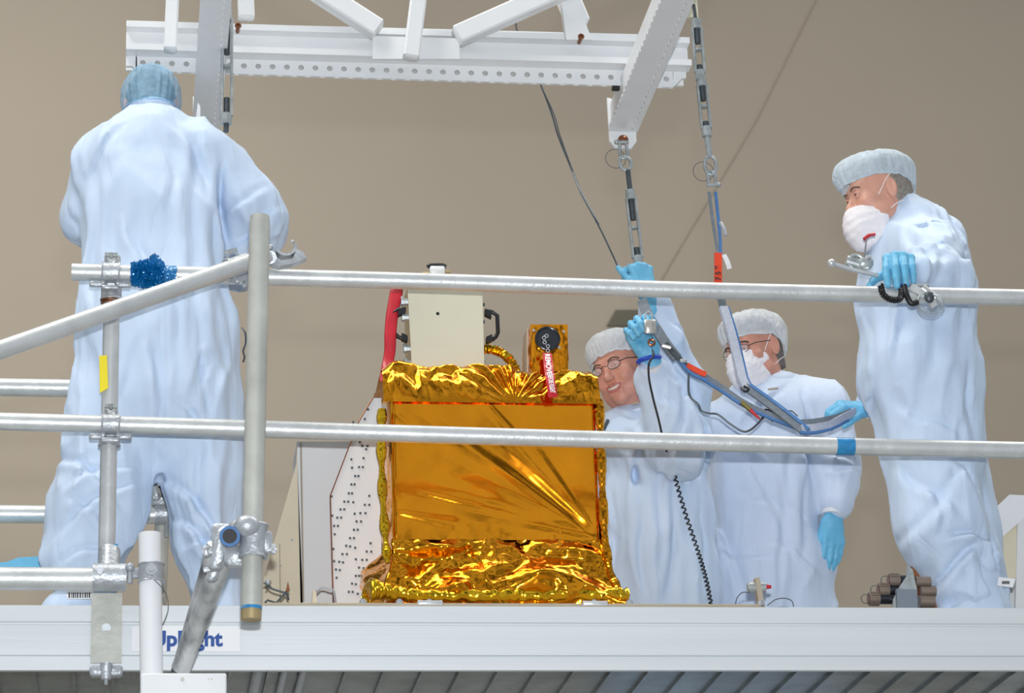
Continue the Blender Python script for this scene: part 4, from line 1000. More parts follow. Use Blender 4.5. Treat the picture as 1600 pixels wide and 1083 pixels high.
def build_head(hd, parent, smile=False, skin='skin', neck_to=None, glasses=False, hair='hair_grey', brow='brow', face=True, hair_cut=-.055):
    p = [EL((0, -.018, .028), (.077, .098, .090)), EL((0, .028, -.028), (.061, .064, .082), .03), EL((0, .030, -.078), (.047, .048, .036), .03), EL((0, .070, -.104), (.021, .016, .015), .025)]
    p += [C((-.030, .079, .021), (.030, .079, .021), .0125, .0125, .02), C((0, .083, .010), (0, .107, -.030), .0075, .0105, .014), EL((0, .108, -.034), (.0115, .0115, .0095), .010)]
    for sx in (-1, 1):
        p += [EL((sx*.0115, .100, -.037), (.0075, .009, .007), .007), EL((sx*.043, .062, -.030), (.024, .023, .020), .025), EL((sx*.052, .02, -.075), (.018, .035, .026), .03)]
        p += [EL((sx*.032, .099, .003), (.0155, .013, .0105), .012, '-'), EL((sx*.032, .0775, .002), (.0145, .0135, .0125), .004)]
        p += [EL((sx*.081, -.014, -.006), (.012, .020, .034), .008, '+', R=np.array([[1, sx*.45, 0], [-sx*.45, 1, 0], [0, .12, 1]])), EL((sx*.094, -.010, -.004), (.008, .012, .022), .006, '-')]
    if smile:
        p += [C((-.030, .082, -.058), (0, .098, -.064), .007, .007, .008), C((.030, .082, -.058), (0, .098, -.064), .007, .007, .008)]
        p += [C((-.024, .090, -.063), (0, .103, -.072), .0055, .0075, .004, op='-'), C((.024, .090, -.063), (0, .103, -.072), .0055, .0075, .004, op='-')]
        p += [C((-.020, .084, -.083), (.020, .084, -.083), .0075, .0075, .008)]
        for sx in (-1, 1): p += [EL((sx*.040, .070, -.045), (.017, .018, .016), .012), C((sx*.020, .101, -.038), (sx*.037, .088, -.060), .0028, .002, .006, op='-')]
    else:
        p += [C((-.020, .086, -.063), (.020, .086, -.063), .0065, .0065, .008), C((-.017, .085, -.075), (.017, .085, -.075), .0075, .0075, .008), C((-.022, .094, -.069), (.022, .094, -.069), .0018, .0018, .004, op='-')]
    nk = (hd.B.T@(np.asarray(neck_to)-hd.O))/hd.s if neck_to is not None else np.array([0, -.06, -.2])
    p += [C((0, -.028, -.05), nk, .054, .060, .035)]
    lo, hi = bounds(p, .012); G = grid(lo, hi, .0036); Fv = evalprims(G, p)
    Fv = Fv+(vnoise(G*60)-.5)*.0008
    V, Q = surface_nets(G, Fv, .0036)
    ho = mesh_obj('head', hd.w(V), Q, M[skin], parent)
    if face:
        for sx in (-1, 1):
            e = MB().sphere((sx*.032, .0795, .001), .0120, 14, 10); e.V = [hd.w(v) for v in e.V]; e = e.build('eye', M['eye'], ho)
            i = MB().sphere((sx*.032-.001, .0890, .001), (.0044, .0040, .0044), 12, 8); i.V = [hd.w(v) for v in i.V]; i.build('iris', M['iris'], e)
            for nm, z0, z1, r in (('eyelid', .0032 if smile else .0055, .0025 if smile else .0045, .0028),):
                el = MB().tube([(sx*.019, .0868, .0035), (sx*.026, .0915, z0), (sx*.033, .0925, z0+.0006), (sx*.041, .0885, z1), (sx*.046, .082, .002)], .0036, 8); el.V = [hd.w(v) for v in el.V]; el.build(nm, M[skin], e)
                el = MB().tube([(sx*.019, .0862, .0005), (sx*.027, .0905, -.0050), (sx*.036, .0900, -.0052), (sx*.045, .082, .0)], .0028, 8); el.V = [hd.w(v) for v in el.V]; el.build(nm, M[skin], e)
            b = MB().tube(spline([(sx*.014, .0935, .019), (sx*.028, .0945, .0245), (sx*.040, .088, .0235), (sx*.049, .078, .017)], 4), .0035, 8, flat=.8); b.V = [hd.w(v) for v in b.V]; b.build('eyebrow', M[brow], ho)
        if smile:
            m = MB().tube([(-.021, .086, -.0635), (-.010, .093, -.068), (0, .095, -.0695), (.010, .093, -.068), (.021, .086, -.0635)], .0048, 8, flat=1.0); m.V = [hd.w(v) for v in m.V]; m.build('teeth', M['teeth'], ho)
            l = MB().tube(spline([(-.027, .0875, -.060), (-.012, .0985, -.0605), (0, .101, -.0595), (.012, .0985, -.0605), (.027, .0875, -.060)], 4), .0028, 8); l.V = [hd.w(v) for v in l.V]; l.build('lip', M['lip'], ho)
            l = MB().tube(spline([(-.026, .087, -.064), (-.013, .0955, -.0765), (0, .0980, -.0795), (.013, .0955, -.0765), (.026, .087, -.064)], 4), .0034, 8); l.V = [hd.w(v) for v in l.V]; l.build('lip', M['lip'], ho)
    # hair: thin shell on back and sides of the skull
    lo, hi = (-.10, -.14, -.09), (.10, .10, .14); G = grid(lo, hi, .005)
    d = d_ell(G, (0, -.020, .028), (.0815, .102, .0945)); d = smin(d, d_cap(G, np.array([0, -.055, -.02]), np.array([0, -.065, -.06]), .062, .056), .03)
    d = np.maximum(d, hair_cut-G[..., 2]); d = np.maximum(d, np.minimum(G[..., 1]+.022+np.maximum(0, -.01-G[..., 2])*.3, .050-G[..., 2])); d = d+(vnoise(G*np.array([90, 90, 40]))-.5)*.004
    for sx in (-1, 1): d = np.maximum(d, .034-np.sqrt((G[..., 0]-sx*.085)**2+(G[..., 1]+.004)**2+(G[..., 2]+.006)**2))
    d = np.maximum(d, -(((G[..., 0]/.11)**2*0)+np.sqrt(((np.abs(G[..., 0])-.08)/.022)**2+((G[..., 1]+.012)/.028)**2+((G[..., 2]+.006)/.036)**2)-1)*-.02*-1) if False else d
    V, Q = surface_nets(G, d, .005); mesh_obj('hair', hd.w(V), Q, M[hair], ho)
    if glasses:
        g = MB()
        for sx in (-1, 1):
            pts = [(sx*(.033+.021*cos(a)), .108-.006*abs(cos(a))-(.010 if sx*cos(a)*sx > 0 and cos(a) > 0 else 0)*max(0, cos(a)), .000+.0145*sin(a)) for a in np.linspace(0, 2*pi, 20)]
            g.tube(pts, .0011, 6); g.tube([(sx*.053, .094, .004), (sx*.072, .07, .008), (sx*.080, .0, .010), (sx*.082, -.022, .000)], .0016, 6)
        g.tube([(-.012, .107, .003), (0, .112, .006), (.012, .107, .003)], .0012, 6)
        g.V = [hd.w(v) for v in g.V]; go = g.build('glasses', M['black'], ho)
        for sx in (-1, 1):
            L = MB().prism([(sx*.033+.020*cos(a), .103-.008*max(0, sx*cos(a)), .0135*sin(a)) for a in np.linspace(0, 2*pi, 18)[:-1]], (0, .001, 0)); L.V = [hd.w(v) for v in L.V]; L.build('lens', M['glass'], go, smooth=False)
    return ho

def build_cap(hd, parent, material, zf=.055, zs=.030, zb=-.030, rx=.088, rf=.098, rb=.122, puff=.018, puffb=.02, ztop=.138, seed=0, gather=26, rimlabel=None):
    n, m = 120, 40; ph = np.linspace(0, 2*pi, n, endpoint=False); V = []; rs = np.random.RandomState(seed).rand(64)*6.28
    for j in range(m):
        t = j/(m-1)
        for a in ph:
            ca, sa = cos(a), sin(a)                      # a=0 front (+y)
            ry = rf if ca > 0 else rb; zr = zf*max(0, ca)**1.2+zb*max(0, -ca)**1.2+zs*(1-abs(ca)**1.2)
            pf = puff+(puffb*max(0, -ca)**1.5)
            bulge = pf*sin(min(1, t/.5)*pi/2) if t < .5 else pf*cos((t-.5)/.5*pi/2)**.5 if t < 1 else 0
            th = t*pi/2; k = cos(th)**.62 if t < 1 else 0
            kk = k+(0 if k == 0 else bulge/ .1*k)
            gat = 1+(.020*sin(gather*a+rs[0])+.014*sin(gather*1.7*a+rs[1]+3*t))*(1-t)**1.2*min(1, t*6+.25)
            wr = 1+.022*(vnoise(np.array([[ca*4+seed, sa*4, t*5]]))[0]-.5)*2+.010*abs(sin(5*a+rs[2]+7*t+2*sin(3*a+rs[3])))
            zz = zr+(ztop-zr)*(sin(th)**.9)-(.010 if 0 < t < .12 else 0)*(1-t*8)
            V.append((sa*rx*kk*gat*wr, -.012+ca*ry*kk*gat*wr, zz+.004*(vnoise(np.array([[ca*6, sa*6+seed, t*6]]))[0]-.5)*2))
    Fs = [(j*n+i, j*n+(i+1) % n, (j+1)*n+(i+1) % n, (j+1)*n+i) for j in range(m-1) for i in range(n)]
    o = mesh_obj('bouffant_cap', hd.w(np.array(V)), Fs, M[material], parent)
    # elastic band at the rim
    ring = [V[i] for i in range(n)]; ring.append(ring[0]); b = MB().tube([hd.w(np.array(p)*np.array([1.0, 1.0, 1])) for p in ring], .0032, 6, cap=False); b.build('elastic_band', M[material], o)
    return o

def build_mask(hd, parent, bulge=0., drop=0., fold=1., seed=0, shift=0.):
    lo, hi = (-.10, -.03, -.20), (.10, .17+bulge, .04); h = .0042; G = grid(lo, hi, h)
    d = d_ell(G, (0, .030, -.045), (.070, .071+bulge*.3, .075)); d = smin(d, d_ell(G, (0, .085+bulge*.55, -.055-drop*.45), (.038+bulge*.5, .040+bulge*.45, .056+drop*.45)), .045)
    d = smin(d, d_ell(G, (0, .045, -.095-drop*.3), (.058, .050, .040)), .03); d = smin(d, d_ell(G, (0, .108, -.030), (.018, .018, .022)), .02)
    fx = (G[..., 2]*70+vnoise(G*18+seed)*5); d = d+.0030*fold*(np.abs((fx % 2)-1)-.5)*np.clip((G[..., 1]-.0)*16, 0, 1)+(vnoise(G*50+seed)-.5)*.004*fold
    top = -.008-.12*np.abs(G[..., 0])*0-(.07-np.clip(G[..., 1], 0, .11))*.16
    d = np.maximum(d, G[..., 2]-top); d = np.maximum(d, .012-G[..., 1]+.18*(G[..., 2]+.10)); 
    V, Q = surface_nets(G, d, h); V[:, 2] += shift; V[:, 1] += shift*.1; o = mesh_obj('face_mask', hd.w(V), Q, M['mask'], parent)
    for sx in (-1, 1):
        b = MB().tube([hd.w(p) for p in spline([(sx*.068, .030, -.020), (sx*.082, -.010, .030), (sx*.094, -.052, .060), (sx*.080, -.085, .085)], 5)], .0015, 6); b.build('mask_strap', M['mask'], o)
        b = MB().tube([hd.w(p) for p in spline([(sx*.060, .022, -.085), (sx*.075, -.02, -.06), (sx*.060, -.075, -.045)], 5)], .0015, 6); b.build('mask_strap', M['mask'], o)
    return o

def build_body(parent, prims, h=.010, amp=1., seed=0, material='coverall', name='coverall', foldz=.24, cut=None, up=None, creases=()):
    lo, hi = bounds(prims, .05); G = grid(lo, hi, h); Fv = evalprims(G, prims)
    near = np.abs(Fv) < .07; p = G[near]; s = np.array([seed*3.7, seed*1.3, seed*2.1])
    wv = np.stack([vnoise(p*3+s), vnoise(p*3+s+9), vnoise(p*3+s+17)], -1)-.5
    q = p*np.array([1, 1, foldz])+wv*.16
    n1 = vnoise(q*9+s); n2 = vnoise(q*19+s+5); n3 = vnoise((p+wv*.1)*np.array([14, 14, 9])+s+11)
    ridge = lambda n: 1-np.abs(2*n-1)
    dsp = (-.021*(ridge(n1)**2.0-.3)-.008*(ridge(n2)**1.6-.35)-.003*(ridge(n3)**3-.2)-.012*(vnoise(p*4+s+3)-.5))*amp
    ymid = float(np.mean([pp['a'][1] for pp in prims if 'a' in pp]))
    n4 = vnoise((p+wv*.25)*np.array([6.5, 6.5, 2.6])+s+23); dsp = dsp-.010*amp*(ridge(n4)**6-.12)
    for a, b, am, wd in creases:                          # named folds: valley lines pressed into the cloth
        # the fold runs down the side of the cloth that a and b lie on; a valley with a raised lip beside it
        a2, b2 = np.array([a[0], a[2]]), np.array([b[0], b[2]]); ab = b2-a2; L2 = float(ab@ab); p2 = p[:, [0, 2]]; tt = ((p2-a2)@ab)/L2; t = np.clip(tt, 0, 1)
        wob = .012*np.sin(t*5+seed+a2[0]*20); sg = ((p2[:, 0]-a2[0])*ab[1]-(p2[:, 1]-a2[1])*ab[0])/np.sqrt(L2)+wob
        ends = np.exp(-((tt-t)*np.sqrt(L2)/.03)**2)*(.25+.75*np.sin(t*pi)**.6); w1 = abs(wd)*.55
        side = np.clip((ymid-p[:, 1])/.04+.5, 0, 1)
        dsp = dsp+side*ends*abs(am)*(1.15*np.exp(-(sg/w1)**2)-.75*np.exp(-((sg-1.9*w1)/(1.5*w1))**2))
    Fv[near] += dsp
    if cut is not None: Fv = cut(G, Fv)
    V, Q = surface_nets(G, Fv, h); return mesh_obj(name, V, Q, M[material], parent)

def build_hand(wrist, d, nback, thumb, parent, curls=(.5, .5, .5, .5), mid=(.9, .9, .9, .9), tcurl=.4, tdir=(.75, .65, -.25), spread=.10, scale=1.06, name='glove', material='glove', finger_splay=None):
    """wrist point, finger direction d, back-of-hand normal nback, thumb-side vector; curls in radians"""
    d = unit(d); nb = unit(np.asarray(nback)-d*np.dot(nback, d)); tv = unit(np.asarray(thumb)-d*np.dot(thumb, d)-nb*np.dot(thumb, nb)); S = scale; W = np.asarray(wrist, float)
    T = lambda x, y, z: W+(tv*x+d*y+nb*z)*S
    mcp = [(.030, .090, 0), (.010, .096, .003), (-.010, .092, .002), (-.028, .083, -.002)]; pr = []
    pr.append(C(T(0, -.045, 0), T(0, .02, 0), .028*S, .027*S, .02, (nb, 1.25)))
    for k, m in enumerate(mcp):
        pr.append(C(T(m[0]*.55, .012, 0), T(*m), .0150*S, .0118*S, .014))
    pr.append(C(T(.014, .018, -.006), T(.030, .050, -.010), .018*S, .014*S, .012)); pr.append(EL(T(-.016, .04, -.008), (.016*S,)*3, .014))
    Ls = [(.043, .026, .020), (.047, .030, .021), (.043, .028, .021), (.034, .021, .018)]; rad = [(.0106, .0102, .0096, .0088)]*3+[(.0096, .0092, .0086, .0078)]
    for k in range(4):
        p = T(*mcp[k]); sp = spread*(1.2-.8*k) if finger_splay is None else finger_splay[k]; base = unit(d+tv*sp*.6)
        ang = curls[k]; r_ = rad[k]
        for j in range(3):
            dr = unit(base*cos(ang)-nb*sin(ang)); e = p+dr*Ls[k][j]*S
            pr.append(C(p, e, r_[j]*S, r_[j+1]*S, .003 if j else .006)); p = e; ang += mid[k]*(1 if j == 0 else .75)
    p = T(.024, .022, -.006); td = unit(tv*tdir[0]+d*tdir[1]+nb*tdir[2]); ax = nb
    for j, (L, ra, rb) in enumerate(((.042, .0155, .0118), (.032, .0112, .0100), (.026, .0098, .0082))):
        e = p+td*L*S; pr.append(C(p, e, ra*S, rb*S, .008 if j == 0 else .004)); p = e; td = unit(td*cos(tcurl)+(d*.5-tv*.35-nb*.8)*sin(tcurl))
    lo, hi = bounds(pr, .008); G = grid(lo, hi, .0030); Fv = evalprims(G, pr)+(vnoise(G*55)-.5)*.0018+(vnoise(G*22)-.5)*.0016
    V, Q = surface_nets(G, Fv, .0030); return mesh_obj(name, V, Q, M[material], parent)
def cuff(a, b, r0, r1, parent, material='cuff', name='cuff'):
    pts = [np.asarray(a)+(np.asarray(b)-np.asarray(a))*t for t in np.linspace(0, 1, 10)]
    return MB().tube(pts, r0, 28, rr=[(r0+(r1-r0)*i/9)*(1+.02*sin(i*2.5)) for i in range(10)]).build(name, M[material], parent)
def collar(ctr, up, fwdv, rx, ry, hgt, parent, lean=.0, material='collar'):
    B = basis_from(fwdv, up); n = 64; V = []
    prof_ = [(1.12, -.03), (1.04, 0), (1.0, hgt*.5), (1.02, hgt), (.96, hgt+.003), (.93, hgt*.5), (.97, 0)]
    for s_, z in prof_:
        for k in range(n):
            a = 2*pi*k/n; gap = max(0, cos(a))**8
            zz = z*(1-.45*gap) if z > 0 else z
            V.append(np.asarray(ctr)+B@np.array([sin(a)*rx*s_, cos(a)*ry*s_+lean*z, zz+.003*sin(3*a)]))
    Fs = [(j*n+k, j*n+(k+1) % n, (j+1)*n+(k+1) % n, (j+1)*n+k) for j in range(len(prof_)-1) for k in range(n)]
    return mesh_obj('collar', V, Fs, M[material], parent)
def label_patch(pts, Yv, parent, name='name_strip', material='sticker', dep=.004):
    return MB().prism([P(x, y, Yv) for x, y in pts][::-1], (0, dep, 0)).build(name, M[material], parent, smooth=False)

# ------------------------------------------------------------------ left technician, seen from behind
A = thing('person', 'person in pale blue coveralls and sheer blue cap, back turned, left behind the railing', 'person', (*P(235, 945, .42)[:2], 0))
ya = .40
J = lambda x, y, Yv=ya: P(x, y, Yv)
Y2 = (Y1, 1.45)
pr = [C(J(238, 262, .44), J(238, 330, .42), .175, .190, .05, (Y1, 1.30)), C(J(238, 330, .42), J(243, 520, .40), .200, .232, .06, (Y1, 1.40)), C(J(243, 520), J(243, 618), .232, .236, .06, (Y1, 1.30)),
      C(J(195, 240, .46), J(300, 240, .46), .085, .090, .08), C(J(235, 215, .46), J(235, 235, .46), .090, .110, .07, (Y1, 1.1)),
      C(J(162, 262, .44), J(140, 340, .50), .096, .075, .05), C(J(140, 340, .50), J(190, 392, .80), .072, .052, .04),
      C(J(322, 255, .44), J(386, 322, .44), .102, .084, .06), C(J(386, 322, .44), J(402, 342, .46), .083, .066, .04), C(J(402, 342, .46), J(380, 415, .66), .078, .060, .04), C(J(375, 350, .48), J(368, 425, .52), .070, .060, .05), C(J(424, 345, .46), J(428, 372, .52), .030, .034, .03), C(J(400, 372, .5), J(408, 392, .56), .055, .045, .03),
      C(J(185, 640), J(152, 790, .38), .150, .142, .05, (Y1, 1.1)), C(J(152, 790, .38), J(133, 872, .38), .142, .112, .04), C(J(133, 872, .38), J(140, 912, .38), .108, .082, .03),
      C(J(305, 640), J(322, 760, .40), .142, .112, .05, (Y1, 1.05)), C(J(322, 760, .40), J(326, 850, .41), .112, .098, .04), C(J(326, 850, .41), J(338, 912, .41), .096, .072, .03)]
cr = [(J(220, 330, .27), J(225, 470, .22), .012, .030), (J(265, 240, .30), J(268, 330, .24), .010, .022), (J(290, 300, .28), J(310, 600, .2), .014, .024), (J(330, 320, .32), J(352, 480, .30), .018, .022), (J(345, 260, .36), J(358, 400, .35), .020, .020),
      (J(150, 300, .33), J(150, 480, .25), .012, .028), (J(185, 280, .28), J(175, 420, .24), -.010, .035), (J(205, 340, .24), J(232, 420, .22), .010, .02), (J(245, 520, .15), J(248, 690, .22), .020, .028), (J(300, 470, .2), J(330, 640, .22), .012, .02),
      (J(90, 700, .28), J(200, 790, .24), .014, .02), (J(90, 830, .28), J(210, 740, .25), .014, .02), (J(100, 760, .28), J(215, 715, .25), .010, .018), (J(262, 740, .3), J(370, 880, .34), .014, .02), (J(270, 800, .3), J(350, 890, .34), .012, .018), (J(90, 880, .3), J(180, 850, .28), .012, .016), (J(370, 560, .28), J(350, 760, .3), .010, .02)]
cr += [(J(200, 205), J(130, 290), .008, .02), (J(270, 205), J(330, 300), .008, .02), (J(170, 420), J(180, 600), .009, .03), (J(265, 470), J(285, 590), .010, .03), (J(335, 470), J(350, 600), .009, .025), (J(225, 560), J(170, 660), .009, .025), (J(265, 650), J(330, 700), .009, .025),
       (J(345, 330), J(420, 300), .009, .02), (J(360, 375), J(435, 330), .012, .02), (J(105, 330), J(128, 372), .010, .016), (J(300, 700), J(320, 860), .009, .025), (J(110, 800), J(190, 850), .009, .02), (J(280, 870), J(350, 850), .010, .018), (J(300, 215), J(305, 420), .009, .03)]
build_body(A, pr, .0088, 1.0, 1, creases=cr)
hdA = Head(J(236, 170, .55), (0.02, .86, -.50), (0.0, .50, .86), 1.0)
hoA = build_head(hdA, A, neck_to=J(235, 205, .47), hair='hair_dark', glasses=True, face=True, hair_cut=-.085)
build_cap(hdA, A, 'cap_sheer', zf=.03, zs=-.04, zb=-.115, rx=.090, rf=.104, rb=.112, puff=.022, puffb=.006, ztop=.140, seed=2)
collar(J(236, 196, .470), (0, .28, .96), (0, .96, -.28), .082, .086, .048, A, material='coverall')
for sx, (w0, w1) in ((-1, (J(190, 392, .80), J(206, 400, .86))), (1, (J(380, 415, .66), J(362, 425, .76)))):
    cuff(w0, w1, .040, .036, A); dv = unit(w1-w0); build_hand(w1, dv+Y1*.4+Z1*.1-X1*.4*sx, Z1+Y1*.2, -sx*X1, A, curls=(.5, .55, .6, .65))
# cleanroom boots
for (an, sx, kk) in ((J(140, 905, .38), 75, 0), (J(336, 905, .41), 300, 1)):
    fz = .052; ft = np.array([an[0]+(-.03 if kk == 0 else .02), an[1]-.01, fz]); toe = ft+Y1*.17+X1*(-.05 if kk == 0 else .03)
    bp_ = [C(an+Z1*.02, ft+Z1*.03, .083, .074, .03, (Y1, 1.05)), C(ft-Y1*.03, toe, .060, .046, .04), C(ft-Y1*.04+X1*(-.06 if kk == 0 else -.02), ft+X1*(.0), .052, .055, .04)]
    build_body(A, bp_, .008, .5, 4+kk, name='boot', cut=lambda G, Fv: np.maximum(Fv, .006-G[..., 2]))
lb = label_patch([(104, 922), (146, 922), (146, 936), (104, 936)], .265, A, 'barcode_label')
mb = MB(); xx = 107
while xx < 143:
    wd_ = random.choice((1.0, 1.6, 2.2)); mb.prism([P(x, y, .263) for x, y in ((xx, 934), (xx+wd_, 934), (xx+wd_, 926), (xx, 926))], (0, .002, 0)); xx += wd_+random.choice((1.4, 2.0))
mb.build('barcode', M['ink'], lb, smooth=False)

# ------------------------------------------------------------------ right technician leaning on the rail, in profile
D = thing('person', 'person in pale blue coveralls with white mask, leaning over the top rail at right', 'person', (*P(1520, 945, .45)[:2], 0))
yd = .48
K = lambda x, y, Yv=yd: P(x, y, Yv)
pr = [C(K(1418, 362, .50), K(1432, 470), .125, .180, .06, (Y1, 1.0)), C(K(1432, 470), K(1437, 590), .178, .190, .06, (Y1, 1.12)), C(K(1437, 590), K(1456, 690), .190, .160, .05, (Y1, 1.08)),
      C(K(1405, 345, .50), K(1412, 365, .50), .075, .100, .05), C(K(1440, 395, .36), K(1452, 430, .30), .115, .105, .06), C(K(1470, 385, .50), K(1480, 450, .48), .085, .085, .07),
      C(K(1446, 405, .30), K(1480, 436, .14), .098, .078, .05), C(K(1480, 436, .14), K(1436, 424, .015), .076, .050, .035), C(K(1455, 400, .26), K(1445, 410, .12), .07, .06, .05),
      C(K(1400, 420, .68), K(1385, 560, .80), .075, .060, .05), C(K(1385, 560, .80), K(1362, 632, .74), .058, .045, .03),
      C(K(1450, 690), K(1472, 830, .44), .145, .128, .05, (Y1, 1.05)), C(K(1472, 830, .44), K(1520, 960, .46), .126, .088, .04),
      C(K(1462, 690, .62), K(1505, 830, .62), .140, .112, .05), C(K(1505, 830, .62), K(1540, 960, .60), .100, .080, .04), C(K(1495, 850, .5), K(1522, 875, .5), .085, .074, .06)]
cr = [(K(1450, 350, .33), K(1490, 385, .30), .016, .02), (K(1412, 350, .36), K(1400, 560, .30), .010, .02), (K(1480, 440, .3), K(1515, 420, .40), .022, .018), (K(1440, 410, .2), K(1470, 398, .2), .010, .015),
      (K(1420, 720, .3), K(1500, 800, .30), .012, .025), (K(1410, 840, .3), K(1500, 740, .32), -.012, .03), (K(1450, 920, .33), K(1530, 850, .36), .018, .02), (K(1540, 850, .45), K(1575, 920, .45), .02, .02), (K(1480, 830, .30), K(1560, 850, .40), .018, .018), (K(1430, 870, .3), K(1480, 945, .34), .010, .02),
      (K(1360, 560, .36), K(1400, 690, .34), .008, .025), (K(1500, 540, .36), K(1520, 700, .38), .012, .025)]
cr += [(K(1420, 420), K(1395, 540), .008, .025), (K(1475, 480), K(1490, 640), .009, .03), (K(1440, 500), K(1420, 660), .008, .03), (K(1380, 640), K(1470, 700), .008, .025), (K(1470, 740), K(1520, 780), .010, .02), (K(1440, 770), K(1450, 860), .009, .025), (K(1500, 880), K(1545, 940), .010, .02), (K(1430, 375), K(1405, 400), .008, .015), (K(1500, 400), K(1480, 440), .012, .015), (K(1470, 330), K(1500, 380), .008, .015)]
build_body(D, pr, .0088, .9, 2, creases=cr, material='coverall')
hdD = Head(K(1370, 306, .46), (-.93, -.16, -.20), (-.10, .02, 1.0), 1.04)
hoD = build_head(hdD, D, skin='skin', neck_to=K(1408, 362, .50), hair='hair_grey', brow='brow', hair_cut=-.05)
build_cap(hdD, D, 'cap_blue', zf=.040, zs=.044, zb=-.002, rx=.094, rf=.125, rb=.122, puff=.022, puffb=.004, ztop=.142, seed=5)
build_mask(hdD, D, bulge=.026, drop=.040, fold=.9, seed=3, shift=-.034)
collar(K(1402, 352, .492), (-.35, 0, .94), (-.94, -.1, -.35), .080, .084, .040, D)
# hand resting over the rail
wD = K(1408, 426, .045)
cuff(K(1440, 424, .03), K(1420, 427, .04), .046, .042, D)
MB().torus(K(1422, 429, .04), (-.9, -.3, .2), .043, .009, 24, 8).box(K(1431, 436, -.012), (.024, .012, .024), bev=.003).build('wrist_band', M['blue_wrist'], D)
build_hand(wD, (-.30, -.94, .10), (-.05, -.1, 1), (-.95, .3, 0), D, curls=(1.05, 1.12, 1.15, 1.15), mid=(.42, .45, .45, .45), tcurl=.3, tdir=(.75, .55, -.5), scale=1.24, finger_splay=(.30, .08, -.12, -.32))
w2 = K(1356, 640, .70); cuff(K(1364, 626, .73), w2, .040, .036, D)
build_hand(w2, (-.93, -.1, .10), (.1, -.55, .80), (-.2, -.6, -.75), D, curls=(.7, .75, .8, .8), mid=(.8, .8, .8, .8), tcurl=.3, scale=1.05)
for yy, bx in ((.44, 0), (.60, .07)):
    an = np.array([K(1522, 955, .46)[0]+bx, yy, .09]); ft = np.array([an[0], yy, .05]); toe = ft+np.array([-.15, -.03, -.004])
    build_body(D, [C(an+Z1*.10, ft+Z1*.03, .084, .074, .03), C(ft+X1*.04, toe, .060, .044, .04), C(ft+X1*.05+Z1*.05, ft+X1*.03, .06, .058, .04)], .008, .5, 6, name='boot', cut=lambda G, Fv: np.maximum(Fv, .006-G[..., 2]))
lb = label_patch([(1560, 902), (1587, 904), (1583, 918), (1559, 915)], .37, D, 'barcode_label')
mb = MB(); 
for k in range(6): mb.prism([P(x, y, .368) for x, y in ((1566+k*2, 912.5), (1567.3+k*2, 912.5), (1567.3+k*2, 908), (1566+k*2, 908))], (0, .002, 0))
mb.build('barcode', M['ink'], lb, smooth=False)

# ------------------------------------------------------------------ smiling technician behind the foil box, both arms raised
Bp = thing('person', 'smiling person with wire glasses and no mask reaching up beside the gold box', 'person', (*P(1020, 945, 1.0)[:2], LZ))
yb_ = 1.02
Q_ = lambda x, y, Yv=yb_: P(x, y, Yv)
zf = LZ
hipL, hipR = Q_(1060, 900), Q_(985, 900)
def down(p, z, dx=0, dy=0): return np.array([p[0]+dx, p[1]+dy, z])
pr = [C(Q_(1010, 705), Q_(1020, 800), .160, .180, .06, (Y1, 1.25)), C(Q_(1020, 800), Q_(1030, 920), .182, .190, .06, (Y1, 1.2)),
      C(Q_(962, 682), Q_(1065, 690), .072, .085, .06), C(Q_(985, 668), Q_(985, 690), .070, .095, .05),
      C(Q_(1066, 690, 1.02), Q_(1070, 610, .98), .092, .078, .05), C(Q_(1070, 610, .98), Q_(1044, 540, .92), .078, .062, .04), C(Q_(1044, 540, .92), Q_(1024, 484, .885), .060, .046, .03),
      C(Q_(975, 696, .95), Q_(1066, 700, .78), .085, .082, .05), C(Q_(1066, 700, .78), Q_(1062, 668, .77), .084, .080, .04), C(Q_(1058, 672, .77), Q_(1022, 590, .74), .078, .052, .04),
      C(hipR, down(hipR, zf+.5), .125, .11, .05), C(down(hipR, zf+.5), down(hipR, zf+.14), .11, .08, .04), C(hipL, down(hipL, zf+.5), .125, .11, .05), C(down(hipL, zf+.5), down(hipL, zf+.14), .11, .08, .04)]
cr = [(Q_(1000, 650, .7), Q_(1030, 720, .68), .012, .02), (Q_(1090, 640, .75), Q_(1100, 740, .80), .018, .022), (Q_(1075, 600, .72), Q_(1050, 690, .68), .012, .02), (Q_(1030, 610, .7), Q_(1050, 640, .7), .010, .014), (Q_(1060, 560, .86), Q_(1085, 620, .88), .010, .016),
      (Q_(960, 760, .86), Q_(965, 930, .86), .010, .02), (Q_(1000, 780, .86), Q_(1010, 930, .86), .012, .022), (Q_(1060, 740, .86), Q_(1040, 930, .86), .014, .022), (Q_(1090, 760, .86), Q_(1105, 930, .86), .012, .02), (Q_(970, 700, .86), Q_(1010, 760, .86), .012, .02)]
cr += [(Q_(1015, 600), Q_(1060, 620), .007, .013), (Q_(1012, 630), Q_(1070, 650), .007, .015), (Q_(1035, 520), Q_(1060, 560), .008, .014), (Q_(945, 690), Q_(985, 720), .007, .014), (Q_(1025, 740), Q_(1015, 900), .009, .025), (Q_(1078, 720), Q_(1080, 880), .009, .022), (Q_(975, 730), Q_(990, 800), .008, .02)]
build_body(Bp, pr, .0088, .9, 3, creases=cr, material='coverall')
hdB = Head(Q_(968, 578, .985), (-.60, -.76, -.22), (-.34, -.06, .94), 1.05)
hoB = build_head(hdB, Bp, smile=True, skin='skin_red', neck_to=Q_(992, 672, 1.02), hair='hair_grey', glasses=True, brow='brow', hair_cut=-.02)
build_cap(hdB, Bp, 'cap_white', zf=.048, zs=.034, zb=-.03, rx=.087, rf=.102, rb=.112, puff=.010, puffb=.008, ztop=.134, seed=9, gather=34)
collar(Q_(990, 668, 1.01), (-.12, -.10, .97), (-.6, -.76, -.1), .078, .080, .052, Bp)
